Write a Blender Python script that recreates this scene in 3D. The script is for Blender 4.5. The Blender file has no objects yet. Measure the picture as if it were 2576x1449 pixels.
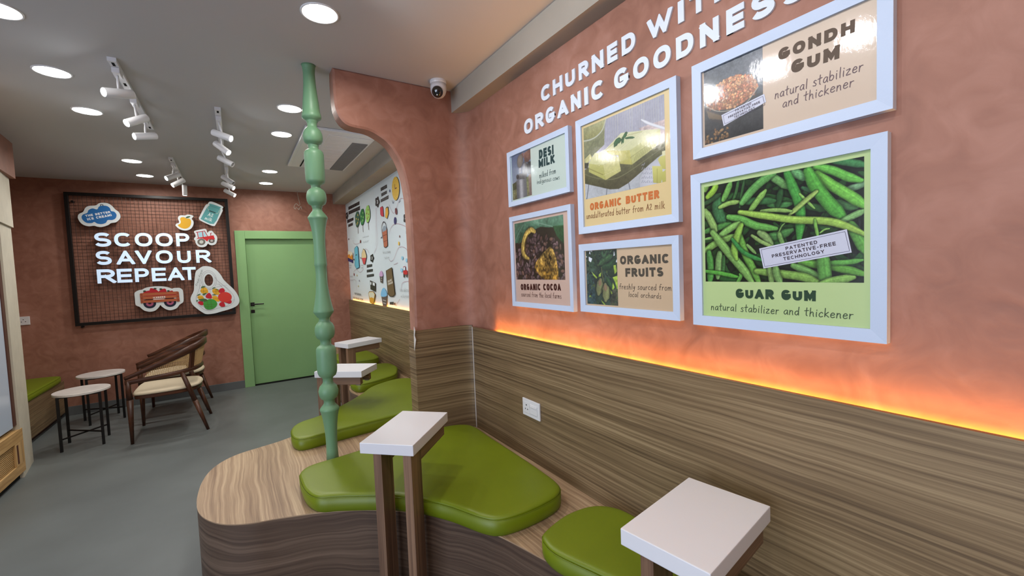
import bpy, bmesh, math, random
import numpy as np
from mathutils import Vector, Matrix
random.seed(7)
rng = np.random.default_rng(7)
PI = math.pi
scn = bpy.context.scene
COL = scn.collection

# ------------------------------------------------------------------ camera
F_PX, YAW, PITCH, ROLL, CAM_H = 1070.64, 0.57357, 0.04987, 0.03981, 1.45
CXP, CYP = 1288.0, 724.5
def cam_axes():
    cy, sy, cp, sp = math.cos(YAW), math.sin(YAW), math.cos(PITCH), math.sin(PITCH)
    f = np.array([sy*cp, cy*cp, -sp]); r = np.array([cy, -sy, 0.0]); d = np.cross(f, r)
    cr, sr = math.cos(ROLL), math.sin(ROLL)
    return cr*r+sr*d, -sr*r+cr*d, f
CR, CD, CF = cam_axes()
cam_data = bpy.data.cameras.new('camera')
cam_data.sensor_width = 36.0
cam_data.lens = F_PX/2576*36.0
cam_data.clip_start = 0.02
cam = bpy.data.objects.new('camera', cam_data)
COL.objects.link(cam)
M = Matrix(((CR[0], -CD[0], -CF[0], 0), (CR[1], -CD[1], -CF[1], 0), (CR[2], -CD[2], -CF[2], CAM_H), (0, 0, 0, 1)))
cam.matrix_world = M
scn.camera = cam

# ------------------------------------------------------------------ exposure, world, daylight
scn.view_settings.view_transform = 'Standard'
scn.view_settings.look = 'None'
scn.view_settings.gamma = 1.0
scn.view_settings.exposure = 0.22
scn.view_settings.use_curve_mapping = False
world = bpy.data.worlds.new('world'); scn.world = world
world.use_nodes = True
world.node_tree.nodes['Background'].inputs[0].default_value = (0.60, 0.72, 1.0, 1)
world.node_tree.nodes['Background'].inputs[1].default_value = 1.0
DOWNLIGHT_W = 5.2
DOWNLIGHT_EMIT = 20.0
SPOT_W = 6.0
LED_EMIT = 30.0
LED_W = 4.8
dl = bpy.data.lights.new('shopfront_daylight', 'AREA')
dl.shape = 'RECTANGLE'; dl.size = 2.1; dl.size_y = 3.4; dl.energy = 75; dl.color = (0.74, 0.84, 1.0)
dlo = bpy.data.objects.new('shopfront_daylight', dl); COL.objects.link(dlo)
dlo.location = (-3.05, -.3, 1.25); dlo.rotation_euler = (0, math.radians(-90), 0)   # shines to +X through the open shopfront

# ------------------------------------------------------------------ helpers
def S(r, g=None, b=None):
    if g is None: r, g, b = r
    return tuple(((c/255)/12.92 if c/255 <= .04045 else ((c/255+.055)/1.055)**2.4) for c in (r, g, b))
def Sa(c):
    c = np.clip(np.asarray(c, float), 0, 255)/255
    return np.where(c <= .04045, c/12.92, ((c+.055)/1.055)**2.4)
def ray(x, y):
    return ((x-CXP)/F_PX)*CR + ((y-CYP)/F_PX)*CD + CF
def WX(p, X):                       # point of the wall plane x = X -> (y, z)
    d = ray(*p); t = X/d[0]; return (t*d[1], CAM_H+t*d[2])
def WY(p, Y):                       # point of the wall plane y = Y -> (x, z)
    d = ray(*p); t = Y/d[1]; return (t*d[0], CAM_H+t*d[2])
def WZ(p, z):
    d = ray(*p); t = (z-CAM_H)/d[2]; return (t*d[0], t*d[1])
def crop(x0, y0, s):
    return lambda x, y: (x0+x/s, y0+y/s)

class Nd:
    def __init__(s, m): s.t = m.node_tree; s.n = s.t.nodes; s.l = s.t.links; s.b = s.n['Principled BSDF']
    def add(s, k, **kw):
        n = s.n.new(k)
        for a, v in kw.items(): setattr(n, a, v)
        return n
    def link(s, a, b): s.l.new(a, b)
def mat(name, col, rough=.5, spec=.5, metal=0, emit=None, estr=0, coat=0, coat_r=.1, bump=None, var=None):
    m = bpy.data.materials.new(name); m.use_nodes = True
    N = Nd(m); b = N.b
    b.inputs['Base Color'].default_value = (*col, 1)
    b.inputs['Roughness'].default_value = rough
    b.inputs['Specular IOR Level'].default_value = spec
    b.inputs['Metallic'].default_value = metal
    b.inputs['Coat Weight'].default_value = coat
    b.inputs['Coat Roughness'].default_value = coat_r
    if emit:
        b.inputs['Emission Color'].default_value = (*emit, 1); b.inputs['Emission Strength'].default_value = estr
    tc = None
    if bump or var:
        tc = N.add('ShaderNodeTexCoord')
    if var:                          # (scale, amount)
        n = N.add('ShaderNodeTexNoise'); n.inputs['Scale'].default_value = var[0]; n.inputs['Detail'].default_value = 6
        N.link(tc.outputs['Object'], n.inputs['Vector'])
        mx = N.add('ShaderNodeMix', data_type='RGBA')
        a = var[1]
        mx.inputs[6].default_value = (*[c*(1-a) for c in col], 1); mx.inputs[7].default_value = (*[min(1, c*(1+a)) for c in col], 1)
        rp = N.add('ShaderNodeMapRange'); rp.inputs[1].default_value = .3; rp.inputs[2].default_value = .7
        N.link(n.outputs['Fac'], rp.inputs[0]); N.link(rp.outputs[0], mx.inputs[0]); N.link(mx.outputs[2], b.inputs['Base Color'])
    if bump:                         # (scale, strength)
        n = N.add('ShaderNodeTexNoise'); n.inputs['Scale'].default_value = bump[0]; n.inputs['Detail'].default_value = 4
        N.link(tc.outputs['Object'], n.inputs['Vector'])
        bp = N.add('ShaderNodeBump'); bp.inputs['Strength'].default_value = bump[1]; bp.inputs['Distance'].default_value = .002
        N.link(n.outputs['Fac'], bp.inputs['Height']); N.link(bp.outputs[0], b.inputs['Normal'])
    return m

def wood(name, c0, c1, c2, rough=.45, across=55, along=1.1, wob=.03):
    """striped laminate: stripes run along U of the UV map"""
    m = bpy.data.materials.new(name); m.use_nodes = True
    N = Nd(m); b = N.b
    uv = N.add('ShaderNodeUVMap')
    n0 = N.add('ShaderNodeTexNoise'); n0.inputs['Scale'].default_value = 2.2; n0.inputs['Detail'].default_value = 2
    N.link(uv.outputs[0], n0.inputs['Vector'])
    sep = N.add('ShaderNodeSeparateXYZ'); N.link(uv.outputs[0], sep.inputs[0])
    mw = N.add('ShaderNodeMath', operation='MULTIPLY_ADD'); N.link(n0.outputs['Fac'], mw.inputs[0]); mw.inputs[1].default_value = wob*2
    N.link(sep.outputs[1], mw.inputs[2])
    def layer(su, sv, det):
        a = N.add('ShaderNodeMath', operation='MULTIPLY'); N.link(sep.outputs[0], a.inputs[0]); a.inputs[1].default_value = su
        c = N.add('ShaderNodeMath', operation='MULTIPLY'); N.link(mw.outputs[0], c.inputs[0]); c.inputs[1].default_value = sv
        cb = N.add('ShaderNodeCombineXYZ'); N.link(a.outputs[0], cb.inputs[0]); N.link(c.outputs[0], cb.inputs[1])
        n = N.add('ShaderNodeTexNoise'); n.inputs['Scale'].default_value = 1; n.inputs['Detail'].default_value = det
        n.inputs['Roughness'].default_value = .65
        N.link(cb.outputs[0], n.inputs['Vector']); return n
    n1 = layer(along, across, 5); n2 = layer(along*.4, across*.16, 2)
    mx = N.add('ShaderNodeMath', operation='MULTIPLY_ADD'); N.link(n1.outputs['Fac'], mx.inputs[0]); mx.inputs[1].default_value = .68
    m2 = N.add('ShaderNodeMath', operation='MULTIPLY'); N.link(n2.outputs['Fac'], m2.inputs[0]); m2.inputs[1].default_value = .32
    N.link(m2.outputs[0], mx.inputs[2])
    cr = N.add('ShaderNodeValToRGB'); N.link(mx.outputs[0], cr.inputs[0])
    e = cr.color_ramp.elements; e[0].position = .36; e[0].color = (*c0, 1); e[1].position = .64; e[1].color = (*c2, 1)
    k = e.new(.5); k.color = (*c1, 1)
    N.link(cr.outputs[0], b.inputs['Base Color'])
    b.inputs['Roughness'].default_value = rough; b.inputs['Specular IOR Level'].default_value = .35
    bp = N.add('ShaderNodeBump'); bp.inputs['Strength'].default_value = .15; bp.inputs['Distance'].default_value = .0006
    N.link(n1.outputs['Fac'], bp.inputs['Height']); N.link(bp.outputs[0], b.inputs['Normal'])
    return m

def plaster(name, base, dark, light, rough=.55):
    m = bpy.data.materials.new(name); m.use_nodes = True
    N = Nd(m); b = N.b
    tc = N.add('ShaderNodeTexCoord')
    n1 = N.add('ShaderNodeTexNoise'); n1.inputs['Scale'].default_value = 1.6; n1.inputs['Detail'].default_value = 7; n1.inputs['Distortion'].default_value = .6
    n2 = N.add('ShaderNodeTexNoise'); n2.inputs['Scale'].default_value = 9; n2.inputs['Detail'].default_value = 8; n2.inputs['Distortion'].default_value = 1.4
    for n in (n1, n2): N.link(tc.outputs['Object'], n.inputs['Vector'])
    ad = N.add('ShaderNodeMath', operation='ADD'); N.link(n1.outputs['Fac'], ad.inputs[0]); N.link(n2.outputs['Fac'], ad.inputs[1])
    hf = N.add('ShaderNodeMath', operation='MULTIPLY'); N.link(ad.outputs[0], hf.inputs[0]); hf.inputs[1].default_value = .5
    cr = N.add('ShaderNodeValToRGB'); N.link(hf.outputs[0], cr.inputs[0])
    e = cr.color_ramp.elements; e[0].position = .32; e[0].color = (*dark, 1); e[1].position = .68; e[1].color = (*light, 1)
    k = e.new(.5); k.color = (*base, 1)
    N.link(cr.outputs[0], b.inputs['Base Color'])
    rr = N.add('ShaderNodeMapRange'); N.link(n2.outputs['Fac'], rr.inputs[0]); rr.inputs[3].default_value = rough-.12; rr.inputs[4].default_value = rough+.12
    N.link(rr.outputs[0], b.inputs['Roughness'])
    b.inputs['Specular IOR Level'].default_value = .4
    bp = N.add('ShaderNodeBump'); bp.inputs['Strength'].default_value = .25; bp.inputs['Distance'].default_value = .004
    N.link(n2.outputs['Fac'], bp.inputs['Height']); N.link(bp.outputs[0], b.inputs['Normal'])
    return m

M_ = {}
PINK = (S(153, 106, 88), S(133, 89, 72), S(170, 124, 107))
M_['pink'] = plaster('terracotta limewash', *PINK)
M_['ceil'] = mat('ceiling paint', S(186, 184, 183), .7, .3, bump=(90, .05))
M_['beam'] = mat('beam paint', S(158, 150, 138), .75, .3, bump=(60, .1), var=(3, .06))
M_['floor'] = mat('grey microcement floor', S(100, 105, 104), .42, .4, bump=(14, .08), var=(1.8, .13))
M_['skirt'] = mat('grey skirting', S(96, 99, 100), .5, .4)
M_['panel'] = wood('oak laminate panelling', S(82, 65, 46), S(122, 101, 73), S(156, 134, 101), rough=.45, across=95, along=.9, wob=.010)
M_['top'] = wood('oak laminate bench top lit', S(120, 95, 74), S(156, 130, 103), S(188, 163, 132), rough=.42, across=75, along=1.2, wob=.03)  # same laminate as the front; light from above is put into the paler tones
M_['front'] = wood('oak laminate bench front shaded', S(66, 50, 41), S(92, 74, 60), S(116, 96, 80), rough=.5, across=60, along=.8, wob=.05)  # same laminate as the top; shade on the upright face is painted in
M_['leg'] = wood('walnut laminate post', S(82, 60, 46), S(120, 92, 72), S(152, 120, 94), rough=.4, across=70, along=.8, wob=.01)
M_['white'] = mat('white laminate', S(222, 222, 226), .35, .5)
M_['caulk'] = mat('white sealant', S(205, 200, 196), .6, .3)
M_['green_leather'] = mat('olive green leatherette', S(106, 122, 10), .40, .45, bump=(420, .12), var=(4, .05))
M_['pole'] = mat('sage green gloss paint', S(108, 150, 114), .42, .45, bump=(30, .06))
M_['door'] = mat('sage green door paint', S(134, 176, 118), .42, .45, var=(2.5, .03))
M_['black'] = mat('black metal', S(22, 21, 21), .4, .5, metal=.3)
M_['blackmesh'] = mat('dark brown wire', S(38, 20, 16), .5, .4)
M_['walnut'] = wood('dark walnut', S(48, 26, 16), S(72, 42, 27), S(98, 60, 40), rough=.32, across=40, along=2)
M_['cane'] = mat('woven cane', S(196, 164, 116), .6, .3)
M_['cream'] = mat('cream upholstery', S(200, 186, 160), .8, .2, bump=(300, .2))
M_['marble'] = mat('white marble top', S(216, 211, 206), .25, .5, var=(9, .09))
M_['plaster_cream'] = mat('cream textured paint', S(196, 188, 170), .7, .3, bump=(40, .35), var=(12, .05))
M_['oak'] = wood('light oak', S(160, 124, 78), S(190, 152, 100), S(212, 178, 126), rough=.45, across=40, along=2)
M_['brown'] = mat('dark brown frame', S(84, 50, 40), .5, .4)
M_['pale'] = mat('pale blue grey gloss panel', S(188, 200, 216), .2, .5)
M_['plastic'] = mat('white plastic', S(222, 222, 224), .3, .5)
M_['plastic_grey'] = mat('grey plastic', S(130, 128, 126), .45, .4)
M_['dark'] = mat('black plastic', S(14, 14, 15), .25, .5)
M_['slot'] = mat('shadow gap black', S(20, 20, 20), .8, .2)
M_['glassy'] = mat('black dome glass', S(8, 8, 9), .06, .6, coat=1, coat_r=.03)
M_['lamp'] = mat('lit lamp diffuser', (1, 1, 1), .5, .2, emit=(1, .965, .92), estr=DOWNLIGHT_EMIT)
M_['spotlens'] = mat('lit spotlight lens', (1, 1, 1), .5, .2, emit=(.93, .97, 1), estr=60)
M_['led'] = mat('amber led strip', (1, .5, .2), .5, .2, emit=(1, .43, .06), estr=LED_EMIT)
M_['letter_face'] = mat('lit acrylic letter face', S(200, 220, 245), .4, .4, emit=(.60, .80, 1.0), estr=.42)
M_['letter_side'] = mat('dark letter return', S(40, 38, 52), .5, .3)
M_['letter_wall'] = mat('white painted letter', S(214, 222, 232), .5, .4)
M_['frame'] = mat('white picture frame', S(188, 201, 222), .45, .4, bump=(120, .15))

def attr_mat(name, rough=.3, coat=1.0, coat_r=.06, bump=(75, .12)):
    m = bpy.data.materials.new(name); m.use_nodes = True
    N = Nd(m); a = N.add('ShaderNodeAttribute', attribute_name='print')
    N.link(a.outputs['Color'], N.b.inputs['Base Color'])
    gloss(N, rough, coat, coat_r, bump); return m
def gloss(N, rough, coat, coat_r, bump):
    N.b.inputs['Roughness'].default_value = rough; N.b.inputs['Coat Weight'].default_value = coat; N.b.inputs['Coat Roughness'].default_value = coat_r
    tc = N.add('ShaderNodeTexCoord')
    mp = N.add('ShaderNodeMapping'); mp.inputs['Scale'].default_value = (1, 1.6, .8); N.link(tc.outputs['Object'], mp.inputs[0])
    n = N.add('ShaderNodeTexNoise'); n.inputs['Scale'].default_value = bump[0]; n.inputs['Detail'].default_value = 5; n.inputs['Roughness'].default_value = .6
    N.link(mp.outputs[0], n.inputs['Vector'])
    bp = N.add('ShaderNodeBump'); bp.inputs['Strength'].default_value = bump[1]; bp.inputs['Distance'].default_value = .0016
    N.link(n.outputs['Fac'], bp.inputs['Height']); N.link(bp.outputs[0], N.b.inputs['Normal']); N.link(bp.outputs[0], N.b.inputs['Coat Normal'])
def paper(name, col):
    m = bpy.data.materials.new(name); m.use_nodes = True; N = Nd(m)
    N.b.inputs['Base Color'].default_value = (*[c*.80 for c in col], 1); gloss(N, .35, 1.0, .06, (75, .12)); return m
M_['photo'] = attr_mat('glossy printed photograph')
_ink = {}
def ink(rgb, rough=.5):
    k = (tuple(int(c) for c in rgb), rough)
    if k not in _ink: _ink[k] = mat('print colour %d %d %d' % k[0], S(*k[0]), rough, .35)
    return _ink[k]

# objects ------------------------------------------------------------
def root_loc(o):
    v = Vector((0, 0, 0))
    while o is not None: v = v + o.location; o = o.parent
    return v
def mk(name, V, Fc, m, parent=None, smooth=False, uv=None, world=False, mats=None, mi=None):
    V = np.asarray(V, float)
    if world and parent is not None:
        V = V - np.array(root_loc(parent))
    me = bpy.data.meshes.new(name)
    me.from_pydata(V.tolist(), [], [list(f) for f in Fc])
    if mats:
        for x in mats: me.materials.append(x)
        me.polygons.foreach_set('material_index', mi)
    else: me.materials.append(m)
    if smooth: me.polygons.foreach_set('use_smooth', [True]*len(me.polygons))
    if uv is not None:
        lay = me.uv_layers.new(name='UVMap')
        VV = np.asarray(V); 
        off = np.array(root_loc(parent)) if (world and parent is not None) else np.zeros(3)
        out = np.zeros(len(me.loops)*2)
        for p in me.polygons:
            for li in p.loop_indices:
                u, v = uv(VV[me.loops[li].vertex_index]+off, p.normal)
                out[2*li] = u; out[2*li+1] = v
        lay.data.foreach_set('uv', out)
    me.update()
    o = bpy.data.objects.new(name, me); COL.objects.link(o)
    if parent is not None: o.parent = parent
    return o
def uv_side(c, n):                    # grain horizontal on walls, along Y on tops
    if abs(n[2]) > .7: return (c[1], c[0])
    return (c[0]+c[1], c[2])
def uv_vert(c, n):                    # grain vertical
    if abs(n[2]) > .7: return (c[0], c[1])
    return (c[2], c[0]+c[1]*1.3)
def uv_x(c, n):                       # grain along local X
    return (c[0], c[1]+c[2]*1.3)
def thing(name, label, cat, loc=(0, 0, 0), rz=0, group=None):
    o = bpy.data.objects.new(name, None); COL.objects.link(o); o.empty_display_size = .05
    o.location = loc; o.rotation_euler = (0, 0, rz); tag(o, label, cat, group); return o
def tag(o, label=None, cat=None, group=None, kind=None):
    if label: o['label'] = label
    if cat: o['category'] = cat
    if group: o['group'] = group
    if kind: o['kind'] = kind
    return o
def struct(o): o['kind'] = 'structure'; return o
def copy_tree(o, parent=None):
    c = o.copy(); COL.objects.link(c)
    if parent is not None: c.parent = parent
    for ch in [x for x in bpy.data.objects if x.parent == o]: copy_tree(ch, c)
    return c
def bevel_box(x0, x1, y0, y1, z0, z1, b=0):
    if b <= 0:
        V = [(x, y, z) for z in (z0, z1) for y in (y0, y1) for x in (x0, x1)]
        return V, [(0, 2, 3, 1), (4, 5, 7, 6), (0, 1, 5, 4), (2, 6, 7, 3), (0, 4, 6, 2), (1, 3, 7, 5)]
    bm = bmesh.new()
    V, Fc = bevel_box(x0, x1, y0, y1, z0, z1)
    vs = [bm.verts.new(v) for v in V]
    for f in Fc: bm.faces.new([vs[i] for i in f])
    bmesh.ops.bevel(bm, geom=list(bm.edges), offset=b, segments=2, affect='EDGES', profile=.6)
    bm.normal_update(); bm.verts.index_update()
    V = [tuple(v.co) for v in bm.verts]; Fc = [tuple(v.index for v in f.verts) for f in bm.faces]; bm.free()
    return V, Fc
def box(name, d, m, parent=None, b=0, uv=None, world=False):
    V, Fc = bevel_box(*d, b)
    return mk(name, V, Fc, m, parent, uv=uv, world=world)
def merge(parts):
    V = []; Fc = []
    for v, f in parts:
        n = len(V); V += [tuple(x) for x in v]; Fc += [tuple(i+n for i in q) for q in f]
    return V, Fc
def lathe(prof, n=32, cap=True):
    V = []; Fc = []
    for r, z in prof:
        for k in range(n):
            a = 2*PI*k/n; V.append((r*math.cos(a), r*math.sin(a), z))
    for j in range(len(prof)-1):
        for k in range(n):
            a, b = j*n+k, j*n+(k+1) % n
            Fc.append((a, b, b+n, a+n))
    if cap:
        Fc.append(tuple(range(n))[::-1]); Fc.append(tuple(range((len(prof)-1)*n, len(prof)*n)))
    return V, Fc
def cyl(p0, p1, r0, r1=None, n=16, cap=True):
    r1 = r0 if r1 is None else r1
    p0 = Vector(p0); p1 = Vector(p1); d = p1-p0; L = d.length
    q = d.to_track_quat('Z', 'Y')
    V, Fc = lathe([(r0, 0), (r1, L)], n, cap)
    return [tuple(q @ Vector(v)+p0) for v in V], Fc
def catmull(P, n=8, closed=False):
    P = [np.array(p, float) for p in P]; out = []; N = len(P)
    rngk = range(N if closed else N-1)
    for i in rngk:
        p0 = P[(i-1) % N] if (closed or i > 0) else 2*P[0]-P[1]
        p1 = P[i]; p2 = P[(i+1) % N]
        p3 = P[(i+2) % N] if (closed or i+2 < N) else 2*P[-1]-P[-2]
        for k in range(n):
            t = k/n
            out.append(.5*((2*p1)+(-p0+p2)*t+(2*p0-5*p1+4*p2-p3)*t*t+(-p0+3*p1-3*p2+p3)*t**3))
    if not closed: out.append(P[-1])
    return out
def sweep(path, w, h, b=.0, ups=None, hs=None, ws=None):
    """rectangular bar swept along a path: w across (horizontal), h along up"""
    path = [Vector(p) for p in path]; n = len(path); V = []; Fc = []
    c = min(w, h)*.28
    for i, p in enumerate(path):
        t = (path[min(i+1, n-1)]-path[max(i-1, 0)]).normalized()
        up = Vector(ups[i]) if ups else Vector((0, 0, 1))
        s = t.cross(up).normalized(); u = s.cross(t).normalized()
        hh = (hs[i] if hs else h)/2; ww = (ws[i] if ws else w)/2
        for a, bb in ((-ww+c, -hh), (ww-c, -hh), (ww, -hh+c), (ww, hh-c), (ww-c, hh), (-ww+c, hh), (-ww, hh-c), (-ww, -hh+c)):
            V.append(tuple(p+s*a+u*bb))
    for i in range(n-1):
        for k in range(8):
            a, q = i*8+k, i*8+(k+1) % 8
            Fc.append((a, q, q+8, a+8))
    Fc.append(tuple(range(8))[::-1]); Fc.append(tuple(range((n-1)*8, n*8)))
    return V, Fc
def tube(path, r, n=6):
    path = [Vector(p) for p in path]; N = len(path); V = []; Fc = []
    prev = None
    for i, p in enumerate(path):
        t = (path[min(i+1, N-1)]-path[max(i-1, 0)]).normalized()
        a = Vector((0, 0, 1)) if abs(t.z) < .9 else Vector((1, 0, 0))
        if prev is not None: a = prev
        s = t.cross(a).normalized(); u = s.cross(t).normalized(); prev = u
        for k in range(n):
            an = 2*PI*k/n; V.append(tuple(p+s*(r*math.cos(an))+u*(r*math.sin(an))))
    for i in range(N-1):
        for k in range(n):
            a, q = i*n+k, i*n+(k+1) % n
            Fc.append((a, q, q+n, a+n))
    Fc.append(tuple(range(n))[::-1]); Fc.append(tuple(range((N-1)*n, N*n)))
    return V, Fc
def offset_loop(P, d):
    """inward offset (P counter-clockwise)"""
    n = len(P); out = []
    for i in range(n):
        a = P[i-1]; b = P[i]; c = P[(i+1) % n]
        t1 = np.array(b)-np.array(a); t2 = np.array(c)-np.array(b)
        t1 = t1/(np.linalg.norm(t1)+1e-12); t2 = t2/(np.linalg.norm(t2)+1e-12)
        t = t1+t2; t = t/(np.linalg.norm(t)+1e-12)
        out.append((b[0]-t[1]*d, b[1]+t[0]*d))
    return out
def ccw(P):
    a = sum(P[i-1][0]*P[i][1]-P[i][0]*P[i-1][1] for i in range(len(P)))
    return list(P) if a > 0 else list(P)[::-1]
def resample(P, step, closed=True):
    P = [np.array(p, float) for p in P]
    if closed: P = P+[P[0]]
    L = [0]
    for i in range(1, len(P)): L.append(L[-1]+np.linalg.norm(P[i]-P[i-1]))
    n = max(4, int(L[-1]/step)); out = []
    ts = np.linspace(0, L[-1], n, endpoint=not closed)
    j = 0
    for t in ts:
        while j < len(L)-2 and L[j+1] < t: j += 1
        k = (t-L[j])/max(1e-9, L[j+1]-L[j]); out.append(tuple(P[j]*(1-k)+P[j+1]*k))
    return out
def fill_loop(pts3):
    """triangulate a planar 3d loop, returns faces by index"""
    from mathutils.geometry import tessellate_polygon
    return [tuple(t) for t in tessellate_polygon([[Vector(p) for p in pts3]])]
def rings_mesh(rings):
    n = len(rings[0]); V = [p for r in rings for p in r]; Fc = []
    for j in range(len(rings)-1):
        for k in range(n):
            a, b = j*n+k, j*n+(k+1) % n
            Fc.append((a, b, b+n, a+n))
    base = (len(rings)-1)*n
    for t in fill_loop([(p[0], p[1], 0) for p in rings[-1]]): Fc.append(tuple(base+i for i in t))
    return V, Fc
def plan_prism(name, P, z0, z1, m, parent=None, uv=None, world=False):
    P = ccw(P); n = len(P)
    V = [(x, y, z0) for x, y in P]+[(x, y, z1) for x, y in P]
    Fc = [(i, (i+1) % n, (i+1) % n+n, i+n) for i in range(n)]
    T = fill_loop([(x, y, 0) for x, y in P])
    def fix(t, up):
        a, b, c = [P[i] for i in t]; s = (b[0]-a[0])*(c[1]-a[1])-(b[1]-a[1])*(c[0]-a[0])
        return t if (s > 0) == up else t[::-1]
    Fc += [tuple(i+n for i in fix(t, True)) for t in T]+[fix(t, False) for t in T]
    return mk(name, V, Fc, m, parent, uv=uv, world=world)
# ------------------------------------------------------------------ setting
XW, XP, XM, XMP = 1.33, 1.295, 1.41, 1.38       # plaster wall, its panelling, mural wall, its panelling
YP0, YP1, YB = 2.56, 2.665, 6.595               # wing wall faces, back wall
ZC, ZPAN, ZB, ZCU = 2.6, 1.062, .39, .455
struct(box('floor', (-3.3, 1.7, -2.5, 6.8, -.1, 0), M_['floor']))
struct(box('ceiling', (-3.3, 1.7, -2.5, 6.8, ZC, ZC+.1), M_['ceil']))
# back wall with the doorway
DX0, DX1, DZ = .015, 1.10, 2.06
struct(mk('wall_back', *merge([bevel_box(-2.4, DX0+.02, YB, 6.79, 0, ZC), bevel_box(DX1-.02, 1.6, YB, 6.79, 0, ZC), bevel_box(DX0+.02, DX1-.02, YB, 6.79, DZ-.02, ZC), bevel_box(DX0, DX1, 6.72, 6.79, 0, DZ)]), M_['pink']))
# right wall: near part with rounded corner into the wing wall
arc = [(1.21+.12*math.sin(a), 2.44+.12*math.cos(a)) for a in np.linspace(0, PI/2, 40)]
cv = [(x, y, 0) for x, y in arc]+[(XW+.02, 2.44, 0), (XW+.02, YP0+.05, 0), (1.21, YP0+.05, 0)]
cvt = [(x, y, ZC) for x, y, z in cv]; n = len(cv)
cf = [(i, i+n, (i+1) % n+n, (i+1) % n) for i in range(n)]
wr = mk('wall_right', *merge([bevel_box(XW, XW+.12, -2.5, YP0+.02, 0, ZC), (cv+cvt, cf)]), M_['pink']); struct(wr)
struct(box('wall_mural', (XM, XM+.15, YP0, 6.7, 0, ZC), mat('mural paper white', S(214, 226, 232), .5, .3)))
# wing wall with its scalloped edge
pf = [(836, 165), (837, 200), (839.5, 235), (843, 265), (850, 286), (857, 298), (866, 308), (880, 316), (900, 321), (920, 325), (936, 331), (950, 339), (963, 348), (975, 358), (986, 371), (995, 385), (1003, 399), (1010, 415), (1015.5, 432), (1020, 450), (1025, 475), (1029, 500), (1033, 550), (1036, 600), (1041, 700)]
prof = [WY(p, YP0) for p in pf]
prof[0] = (prof[0][0], ZC)
prof = [tuple(p) for p in catmull(prof, 3)]
prof += [(.924, 1.2), (.924, 0), (XM, 0), (XM, ZC)]
def wing():
    n = len(prof); b = .012; V = []
    P = ccw(prof); I = offset_loop(P, b)
    V += [(x, YP0, z) for x, z in I]+[(x, YP0+b*.6, z) for x, z in P]+[(x, YP1-b*.6, z) for x, z in P]+[(x, YP1, z) for x, z in I]
    Fc = []
    for j in range(3):
        for k in range(n):
            a, c = j*n+k, j*n+(k+1) % n
            Fc.append((a, c, c+n, a+n))
    T = fill_loop([(x, z, 0) for x, z in I])
    Fc += [tuple(t) for t in T]+[tuple(i+3*n for i in t[::-1]) for t in T]
    o = mk('wall_partition', V, Fc, M_['pink'])
    bm = bmesh.new(); bm.from_mesh(o.data); bmesh.ops.recalc_face_normals(bm, faces=bm.faces); bm.to_mesh(o.data); bm.free()
    return o
struct(wing())
# left side
struct(box('wall_left', (-2.35, -2.2, 5.0, 6.7, 0, ZC), M_['pink']))
struct(mk('wall_side', *merge([bevel_box(-3.3, -3.15, 1.5, 3.3, 0, ZC), bevel_box(-3.3, -3.15, -2.5, 1.5, 2.35, ZC), bevel_box(-3.3, -3.15, -2.5, -2.1, 0, 2.35)]), M_['pink']))
struct(box('wall_nook', (-2.3, -1.505, 5.0, 5.085, 0, ZC), M_['pink']))
struct(mk('wall_counter', *merge([bevel_box(-3.3, -1.56, 3.2, 3.3, 0, ZC), bevel_box(-1.62, -1.56, 3.3, 5.0, 0, ZC)]), M_['pink']))
struct(box('wall_front', (-3.3, 1.7, -2.5, -2.4, 0, ZC), M_['pink']))
# bulkhead, lintel, pillar on the left edge of the picture
def splay(a, c): return [(-1.60, 3.3), (a+(a-c)*3.6, 3.3), (a, 4.70), (c, 5.084), (-1.60, 5.084)]
struct(plan_prism('trim_1', splay(-1.410, -1.445), 2.318, ZC, M_['pink']))
struct(plan_prism('trim_2', splay(-1.424, -1.482), 1.925, 2.317, M_['plaster_cream']))
struct(plan_prism('trim_3', [(-1.60, 4.70), (-1.440, 4.70), (-1.497, 5.084), (-1.60, 5.084)], 0, 1.924, M_['plaster_cream']))
# beam along the right wall
struct(box('beam', (1.238, XM+.05, -2.45, YP0-.002, 2.463, ZC), M_['beam']))
struct(box('beam', (1.238, XM+.05, YP1, YB, 2.455, ZC), M_['beam']))
# panelling
struct(box('trim_4', (XP, XP+.014, -2.35, 2.535, 0, ZPAN), M_['panel'], uv=uv_side))
struct(box('trim_5', (XMP, XMP+.014, YP1, YB, 0, ZPAN), M_['panel'], uv=uv_side))
pl = catmull([(.914, 2.551), (1.0, 2.551), (1.1, 2.551), (1.18, 2.549), (1.24, 2.542), (1.275, 2.530), (1.296, 2.512)], 5)
Vp = []; 
for x, y in pl: Vp += [(x, y, 0), (x, y, ZPAN+.012), (x+.002, y+.016, ZPAN+.012), (x+.002, y+.016, 0)]
Fp = []
for i in range(len(pl)-1):
    for k in range(4):
        a, c = i*4+k, i*4+(k+1) % 4
        Fp.append((a, c, c+4, a+4))
Fp += [(0, 3, 2, 1)]
struct(mk('trim_6', Vp, Fp, M_['panel'], uv=uv_side))
struct(box('trim_7', (.912, .924, 2.553, YP1+.003, 0, ZPAN+.012), M_['panel'], uv=uv_side))
struct(mk('trim_8', *sweep([(1.2935, 2.506, .36), (1.2925, 2.507, .7), (1.2935, 2.507, ZPAN)], .006, .004, ups=[(0, 1, 0)]*3), M_['caulk']))
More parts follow.
